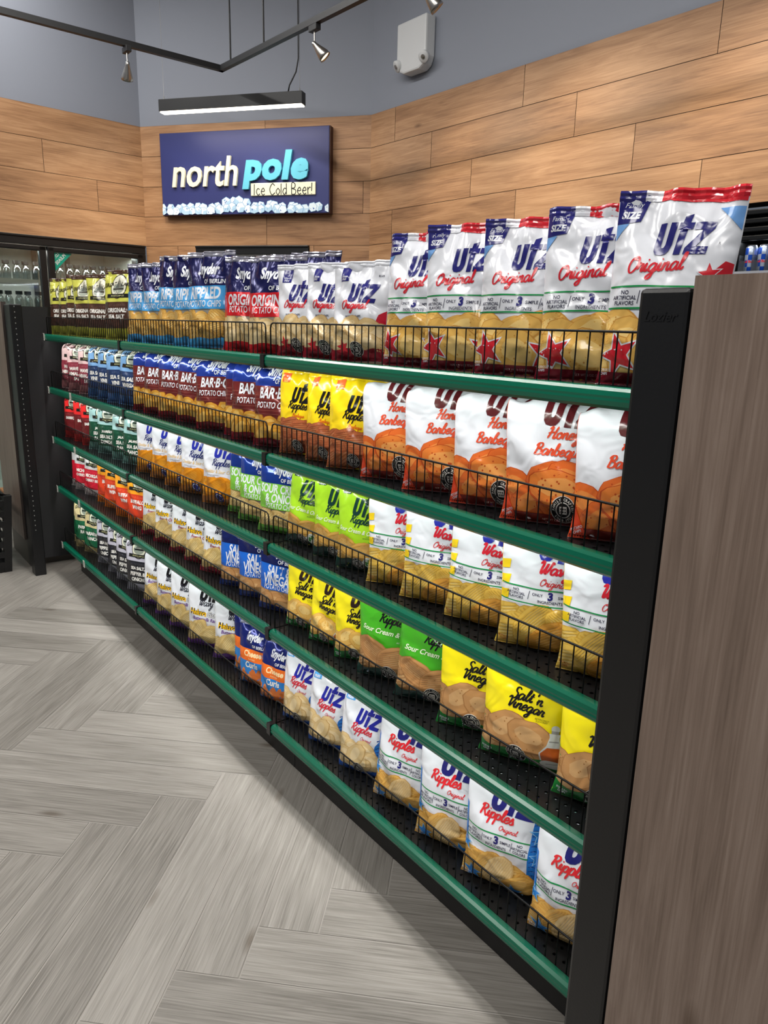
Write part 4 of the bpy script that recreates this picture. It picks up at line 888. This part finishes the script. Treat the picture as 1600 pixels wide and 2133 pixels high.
def a_heluva(A, sub, col):
    A.poly([(.985, .0), (.985, .62), (.955, .6), (.93, .3), (.9, 0)], col)
    A.logo(.24, .785, 1.05, BLK); A.script('Wavy', .05, .61, 1.15, .15, (50, 50, 62), .26, .0)
    A.text('Heluva', -.3, .49, .9, .085, BLK, .075, .1); A.text('Heluva', -.3, .49, .86, .080, (250, 196, 20), .015, .1); A.text('Good!', .50, .49, .72, .085, (40, 40, 46), .06, .1); A.text('Good!', .50, .49, .68, .079, (236, 236, 236), .01, .1)
    A.text(sub, .1, .41, 1.3, .05, col, .02, .25); A.pile(.10, .22, CREAMC, 9, .046, 7, 9, 4); A.chip(-.2, .245, .054, .9, CREAMC, .7, 9, 2, 6); A.chip(.3, .20, .052, .6, CREAMC, .7, 9, 5, 6); A.rect(-.985, 0, .985, .10, col, .03)
FN, FB, FR, FG = (26, 28, 84, .35), (72, 160, 222), (214, 30, 40, .2), (126, 196, 66)
def a_sny(A, band, lines, v0, v1, chips, foot, win, ridges, brick=None):
    A.rect(-.985, 0, .985, v0, win)
    A.pile(.12, v0-.115, chips, 11, .04, ridges, 5, 2); A.rect(-.985, 0, .985, .10, foot, .008)
    if brick:
        A.rect(-.985, v0, .985, v1, band)
        for i in range(6): A.rect(-.985, v0+.005+i*.04, .985, v0+.0085+i*.04, brick)
    else: A.rect(-.985, v0, .985, v1, band)
    A.text('Snyder', -.02, .80 if v1 > .615 else .75, 1.85, .16 if v1 > .615 else .145, WH, .035, .12, -.03, .66); A.text('OF BERLIN', .32, v1+.045, .9, .046, WH, .02)
    for tx, v, hh, wd in lines: A.text(tx, 0, v, 1.8, hh*1.25, WH, .015 if hh < .06 else .03, .05, 0, .72)
def a_chs(A):
    A.rect(-.985, 0, .985, .58, (44, 128, 206)); A.rect(-.985, .44, .985, .62, (236, 112, 34)); A.text('Snyder', 0, .79, 1.8, .15, WH, .035, .12, -.05, .72); A.text('OF BERLIN', .3, .675, .8, .045, WH, .02)
    A.text('Cheese', 0, .555, 1.6, .09, (250, 224, 170), .03, 0); A.text('FLAVORED', 0, .475, .7, .022, (250, 206, 150), .01); A.text('Curls', 0, .385, 1.3, .095, (240, 236, 220), .03, 0)
    rn = random.Random(3)
    for i in range(16): A.ell(rn.uniform(-.85, .85), rn.uniform(.05, .27), .02, (204, 110, 50), .5, 12, rn.uniform(0, 3), .1, i); A.ell(rn.uniform(-.85, .85), rn.uniform(.05, .25), .016, (226, 140, 76), .5, 12, rn.uniform(0, 3), .1, i)
def a_gl(A, top, mid, lines, low, dark):
    L = (228, 226, 206)
    A.rect(-.985, .16, .985, .54, mid); A.rect(-.985, .0, .985, .16, low)
    A.ell(0, .765, .046, dark, 1.15); A.ell(0, .765, .042, L, 1.15); A.ell(0, .735, .032, (150, 158, 146), .7); A.poly([(-.2, .74), (.02, .9), (.05, .74)], (90, 96, 90)); A.poly([(.06, .74), (.07, .86), (.24, .74)], (120, 124, 116)); A.rect(-.3, .715, .3, .735, dark)
    A.text('GREAT', -.5, .79, .7, .06, dark, .02, .15, .1); A.text('LAKES', .5, .79, .72, .06, dark, .02, .15, -.05)
    A.rect(-.62, .60, .62, .655, (30, 30, 26)); A.text('POTATO CHIP CO', 0, .627, 1.05, .022, (206, 206, 150), .01)
    A.text('KETTLE COOKED', 0, .495, 1.2, .03, tuple(min(255, c_+40) for c_ in mid), .0)
    n = len(lines)
    for i, tx in enumerate(lines): A.text(tx, 0, .42-.092*i, 1.65, .066, (240, 238, 232), .05)
D = {}   # design -> (w,h,t,lean,bend,b0,base,edge,artfn,look,seal colour)
def des(k, w, h, t, base, fn, look, edge=None, bend=0, lean=.07, b0=.70, seal=None, cr=1.0, back=None): D[k] = (w, h, t, lean, bend, b0, base, edge, fn, look, seal, cr, back)
LOWB = 1.75
GLB = dict(lean=.06)
LIM, BRN = (206, 206, 88), (74, 48, 38)
des('glo', .20, .295, .058, LIM, lambda A: a_gl(A, LIM, BRN, ['ORIGINAL', 'SEA SALT'], (178, 176, 60), (40, 34, 28)), 'lime and brown kettle chip bag', seal=(74, 48, 38), **GLB)
for k, base, mid, low, dark, lines, look in (
    ('pink', (226, 192, 192), (142, 56, 70), (190, 120, 124), (60, 20, 26), ['WAVE CUT', 'HIMALAYAN', 'SALT'], 'pink and maroon kettle chip bag'),
    ('blue', (116, 158, 204), (36, 54, 92), (60, 100, 160), (20, 26, 40), ['SEA SALT &', 'VINEGAR'], 'blue and navy kettle chip bag'),
    ('red', (228, 44, 44), (110, 30, 32), (190, 40, 40), (40, 16, 16), ['BARBEQUE'], 'red and maroon kettle chip bag'),
    ('jal', (166, 206, 206), (24, 74, 52), (110, 160, 150), (20, 40, 30), ['JALAPEÑO', 'SEA SALT', 'RANCH'], 'aqua and dark green kettle chip bag'),
    ('mi', (214, 214, 216), (206, 30, 52), (220, 210, 208), (40, 20, 24), ['MICHIGAN', 'CHERRY BBQ'], 'white and cherry red kettle chip bag'),
    ('buf', (250, 164, 34), (216, 66, 34), (240, 120, 30), (50, 22, 14), ['BUFFALO', 'WING'], 'amber and orange kettle chip bag'),
    ('grn', (214, 198, 150), (20, 92, 58), (190, 172, 120), (20, 44, 32), ['PARMESAN', 'RANCH'], 'cream and green kettle chip bag'),
    ('blk', (190, 188, 202), (34, 34, 40), (160, 160, 172), (18, 18, 20), ['SEA SALT,', 'PEPPER &', 'ONION'], 'grey and black kettle chip bag')):
    des(k, .20, .285, .056, base, (lambda A, a=(base, mid, lines, low, dark): a_gl(A, a[0], a[1], a[2], a[3], a[4])), look, bend=LOWB, b0=.68)
des('snr', .205, .315, .058, FN, lambda A: a_sny(A, FB, [('RIPPLED', .565, .10, 1.6), ('POTATO CHIPS', .455, .055, 1.6)], .40, .64, GOLD, FB, (172, 168, 156, .3), 7), 'navy foil chip bag with sky-blue band', seal=(190, 190, 205, .8), cr=1.5)
des('sno', .19, .285, .06, FN, lambda A: a_sny(A, FR, [('ORIGINAL', .54, .095, 1.65), ('POTATO CHIPS', .44, .055, 1.6)], .37, .62, PALE, FR, (176, 160, 140, .2), 0), 'navy foil chip bag with red band', seal=(190, 190, 205, .8), cr=1.6)
des('bbq', .20, .285, .056, (40, 64, 160, .35), lambda A: a_sny(A, (112, 40, 38, .25), [('BAR·B·Q', .585, .115, 1.6), ('POTATO CHIPS', .465, .055, 1.6)], .36, .67, ((166, 100, 20), (216, 156, 56), (232, 186, 96)), (126, 24, 36), (120, 44, 40, .2), 0, (150, 84, 70)), 'blue and brick-brown foil chip bag', bend=LOWB, b0=.66, cr=1.4)
des('sco', .20, .275, .056, (30, 60, 150, .35), lambda A: a_sny(A, FG, [('SOUR CREAM', .55, .085, 1.6), ('& ONION', .44, .085, 1.3), ('POTATO CHIPS', .35, .05, 1.5)], .31, .61, CREAMC, (96, 160, 60), (140, 132, 110, .2), 7), 'blue foil chip bag with light-green band', bend=LOWB, b0=.7, cr=1.4)
des('sv', .20, .275, .056, (24, 34, 96, .35), lambda A: a_sny(A, (28, 96, 196), [('SALT &', .535, .095, 1.2), ('VINEGAR', .425, .095, 1.6), ('POTATO CHIPS', .335, .05, 1.5)], .295, .60, TAN, (24, 50, 120), (150, 130, 104, .2), 0), 'navy foil chip bag with bright-blue band', bend=LOWB, b0=.7, cr=1.4)
des('chs', .175, .222, .06, (28, 40, 116, .35), a_chs, 'navy, orange and blue cheese curl bag', bend=.5, b0=.75, seal=(170, 176, 200, .7), cr=1.5)
des('uos', .165, .245, .055, WH, a_uorig, 'small white chip bag with red script', seal=WH, cr=1.2)
des('fam', .194, .306, .060, WH, a_family, 'large white chip bag with red stars', seal=RED+(0,), cr=1.5)
des('yel', .16, .245, .055, (250, 216, 24), a_yel, 'small yellow and orange chip bag', edge=(240, 110, 30), bend=.4, b0=.75, seal=(250, 216, 24))
des('hon', .218, .292, .064, WH, a_honey, 'white and orange honey barbeque chip bag', edge=(240, 98, 46), bend=LOWB)
des('lime', .165, .245, .055, (166, 216, 40), lambda A: a_lime(A, False), 'small lime-green chip bag', edge=(20, 58, 50), bend=.5, b0=.74, seal=(166, 216, 40))
des('wavy', .218, .292, .064, WH, a_wavy, 'white wavy chip bag with yellow stripes', edge=(250, 214, 30), bend=LOWB)
des('ched', .20, .285, .058, (226, 228, 236), a_ched, 'white chip bag with amber rippled chips', bend=LOWB)
des('fo', .20, .285, .056, WH, lambda A: a_heluva(A, 'French Onion', (150, 24, 50)), 'white wavy chip bag with maroon foot', bend=LOWB)
des('pur', .21, .285, .06, WH, lambda A: a_heluva(A, 'Buttermilk Ranch', (112, 66, 150)), 'white wavy chip bag with purple foot', bend=LOWB)
des('snv', .165, .245, .055, (244, 226, 30), lambda A: a_snv(A, False), 'small yellow and green chip bag', edge=(32, 150, 60), bend=.5, b0=.74)
des('grnL', .215, .29, .064, (70, 170, 36), lambda A: a_lime(A, True), 'large green rippled chip bag', edge=(32, 120, 40), bend=LOWB)
des('snvL', .218, .292, .064, (246, 226, 20), lambda A: a_snv(A, True), 'large yellow and green chip bag', edge=(32, 150, 60), bend=LOWB)
des('rs', .165, .25, .055, WH, lambda A: a_rip(A, False), 'small white chip bag with blue waves', edge=(28, 118, 206), bend=.5, b0=.76, seal=WH)
des('rl', .218, .31, .064, WH, lambda A: a_rip(A, True), 'large white chip bag with blue sides', edge=(28, 118, 206), bend=1.0)
# rows: design, shelf, left edges of the bags along the shelf, turn towards the aisle end (degrees)
ROWS = [('glo', 0, [.02, .15, .28, .44, .655, .915], 20), ('snr', 0, [1.20, 1.36, 1.54, 1.70, 1.83], 20), ('sno', 0, [2.04, 2.115, 2.275], 22), ('uos', 0, [2.435, 2.575, 2.722], 18), ('fam', 0, [2.92, 3.078, 3.232, 3.395, 3.545], 14),
 ('pink', 1, [.015, .09, .235, .40], 20), ('blue', 1, [.56, .71, .87, 1.0], 20), ('bbq', 1, [1.20, 1.33, 1.486, 1.65, 1.846, 2.033, 2.13, 2.275], 20), ('yel', 1, [2.43, 2.567, 2.701], 16), ('hon', 1, [2.845, 3.016, 3.174, 3.336, 3.500], 19),
 ('red', 2, [.015, .20, .34], 20), ('jal', 2, [.48, .61, .82, .965], 20), ('ched', 2, [1.17, 1.326, 1.489, 1.64, 1.837], 20), ('sco', 2, [2.02, 2.127, 2.285], 20), ('lime', 2, [2.44, 2.595, 2.72], 16), ('wavy', 2, [2.87, 3.008, 3.164, 3.33, 3.486], 19),
 ('mi', 3, [.015, .12, .29], 20), ('buf', 3, [.50, .62, .81, .975], 20), ('fo', 3, [1.18, 1.325, 1.498, 1.645, 1.806], 20), ('sv', 3, [1.975, 2.114, 2.255], 20), ('snv', 3, [2.43, 2.569, 2.71], 16), ('grnL', 3, [2.825, 2.988], 19), ('snvL', 3, [3.15, 3.297, 3.50], 19),
 ('grn', 4, [.015, .12, .25], 20), ('blk', 4, [.47, .65, .79, .955], 20), ('pur', 4, [1.17, 1.325, 1.482, 1.682, 1.872], 20), ('chs', 4, [2.01, 2.105, 2.25], 14), ('rs', 4, [2.41, 2.575, 2.75], 16), ('rl', 4, [2.915, 3.104, 3.274, 3.476], 17)]
EXTRA = [('sno', 0, [2.02, 2.20], 18, .17)]
XTRALAB = {'chs': ['standing behind the front pair, left one', 'standing behind the front pair, right one'], 'sno': ['taller behind the front bags, left one', 'taller behind the front bags, right one'],
           'snvL': ['behind the gap beside the right post'], 'fam': ['behind the rightmost one, only its top showing'], 'rs': ['in the second row, glimpsed between two others']}
bag_root = {}
def get_bag(k, var):
    if (k, var) in bag_root: return bag_root[(k, var)]
    w, h, t, lean, bend, b0, base, edge, fn, look, seal, cr, back = D[k]
    A = Art(w, h); fn(A); b = Bag(w, h, t, lean, bend, b0, sum(map(ord, k))*7+var*31, cr, {'hon': .055, 'wavy': .05, 'grnL': .02, 'snvL': .015, 'rl': .0}.get(k, 0)); me = b.build('chip_bag', A, base, edge, back)
    sm = b.seal_mesh('top_seal', seal) if seal else None
    bag_root[(k, var)] = (me, sm); return me, sm
from mathutils.bvhtree import BVHTree
rnd = random.Random(99)
PLACED = {}
def solid(me, o):       # the bag's own skin, for keeping neighbours apart
    M = Matrix.LocRotScale(o.location, o.rotation_euler, o.scale)
    return BVHTree.FromPolygons([M @ Vector(v) for v in SKIN[me.name][0]], [tuple(f) for f in SKIN[me.name][1]])
def set_bag(k, lev, o, me, left, yaw, dy, roll, sz):
    w, h, t = D[k][:3]; th = math.radians(yaw)
    o.rotation_euler = (0, roll, th); o.scale = (1, 1, sz); o.location = (0, 0, 0)
    M = Matrix.LocRotScale(o.location, o.rotation_euler, o.scale); P = [M @ Vector(v) for v in SKIN[me.name][0]]
    y0 = min(p.y for p in P); z0 = min(p.z for p in P); z1 = max(p.z for p in P)
    if lev and z1-z0 > ZS[lev-1]-ZS[lev]-.031: o.scale.z *= (ZS[lev-1]-ZS[lev]-.031)/(z1-z0)
    x = left + w/2*math.cos(th)
    if lev > 0 or x > 3.2: x = min(x, 3.717-w/2*math.cos(th))
    o.location = (x, .024 - y0 + dy, ZS[lev]+.0125-z0*.98)
    if lev == 0 and k == 'fam': pass
def place_bag(k, lev, left, yawd, label, group, dy=0.0, sx=1, sz=1):
    me, sm = get_bag(k, rnd.randrange(3)); o = bpy.data.objects.new('chip_bag', me); COL.objects.link(o)
    near = PLACED.setdefault(lev, []); roll = rnd.uniform(-.03, .03); base = dy + rnd.uniform(0, .008) + (0, .008, .02, .024, .012)[lev]; y0 = yawd + 5 + rnd.uniform(-3, 3); s = sz*rnd.uniform(.965, 1.02)
    done = False
    for push in range(24):
        for turn in (0, 4, 8, 12, -5):
            set_bag(k, lev, o, me, left, y0+turn, base+push*.012, roll, s); b = solid(me, o)
            if not any(abs(q[1]-o.location.x) < .3 and b.overlap(q[0]) for q in near): done = True; break
        if done: break
    near.append((b, o.location.x)); tag(o, label, 'bag of chips', group)
    if sm: s_ = bpy.data.objects.new('top_seal', sm); COL.objects.link(s_); s_.parent = o
    return o
for k, lev, xs, yw in reversed(ROWS):
    look = D[k][9]; n = len(xs)
    for i in reversed(range(n)):
        place_bag(k, lev, xs[i], yw, '%s, %s shelf, %s of %d from left' % (look, LEV[lev], ORD[i], n), look.replace(' bag', ' bags') + ', ' + LEV[lev] + ' shelf')
for k, lev, xs, yw, dy in EXTRA:
    look = D[k][9]
    for i, x in enumerate(xs):
        place_bag(k, lev, x, yw, look + ', ' + XTRALAB[k][i], look.replace(' bag', ' bags') + ', ' + LEV[lev] + ' shelf', dy, sz={'sno': 1.1, 'chs': 1.17, 'fam': 1.07}[k])
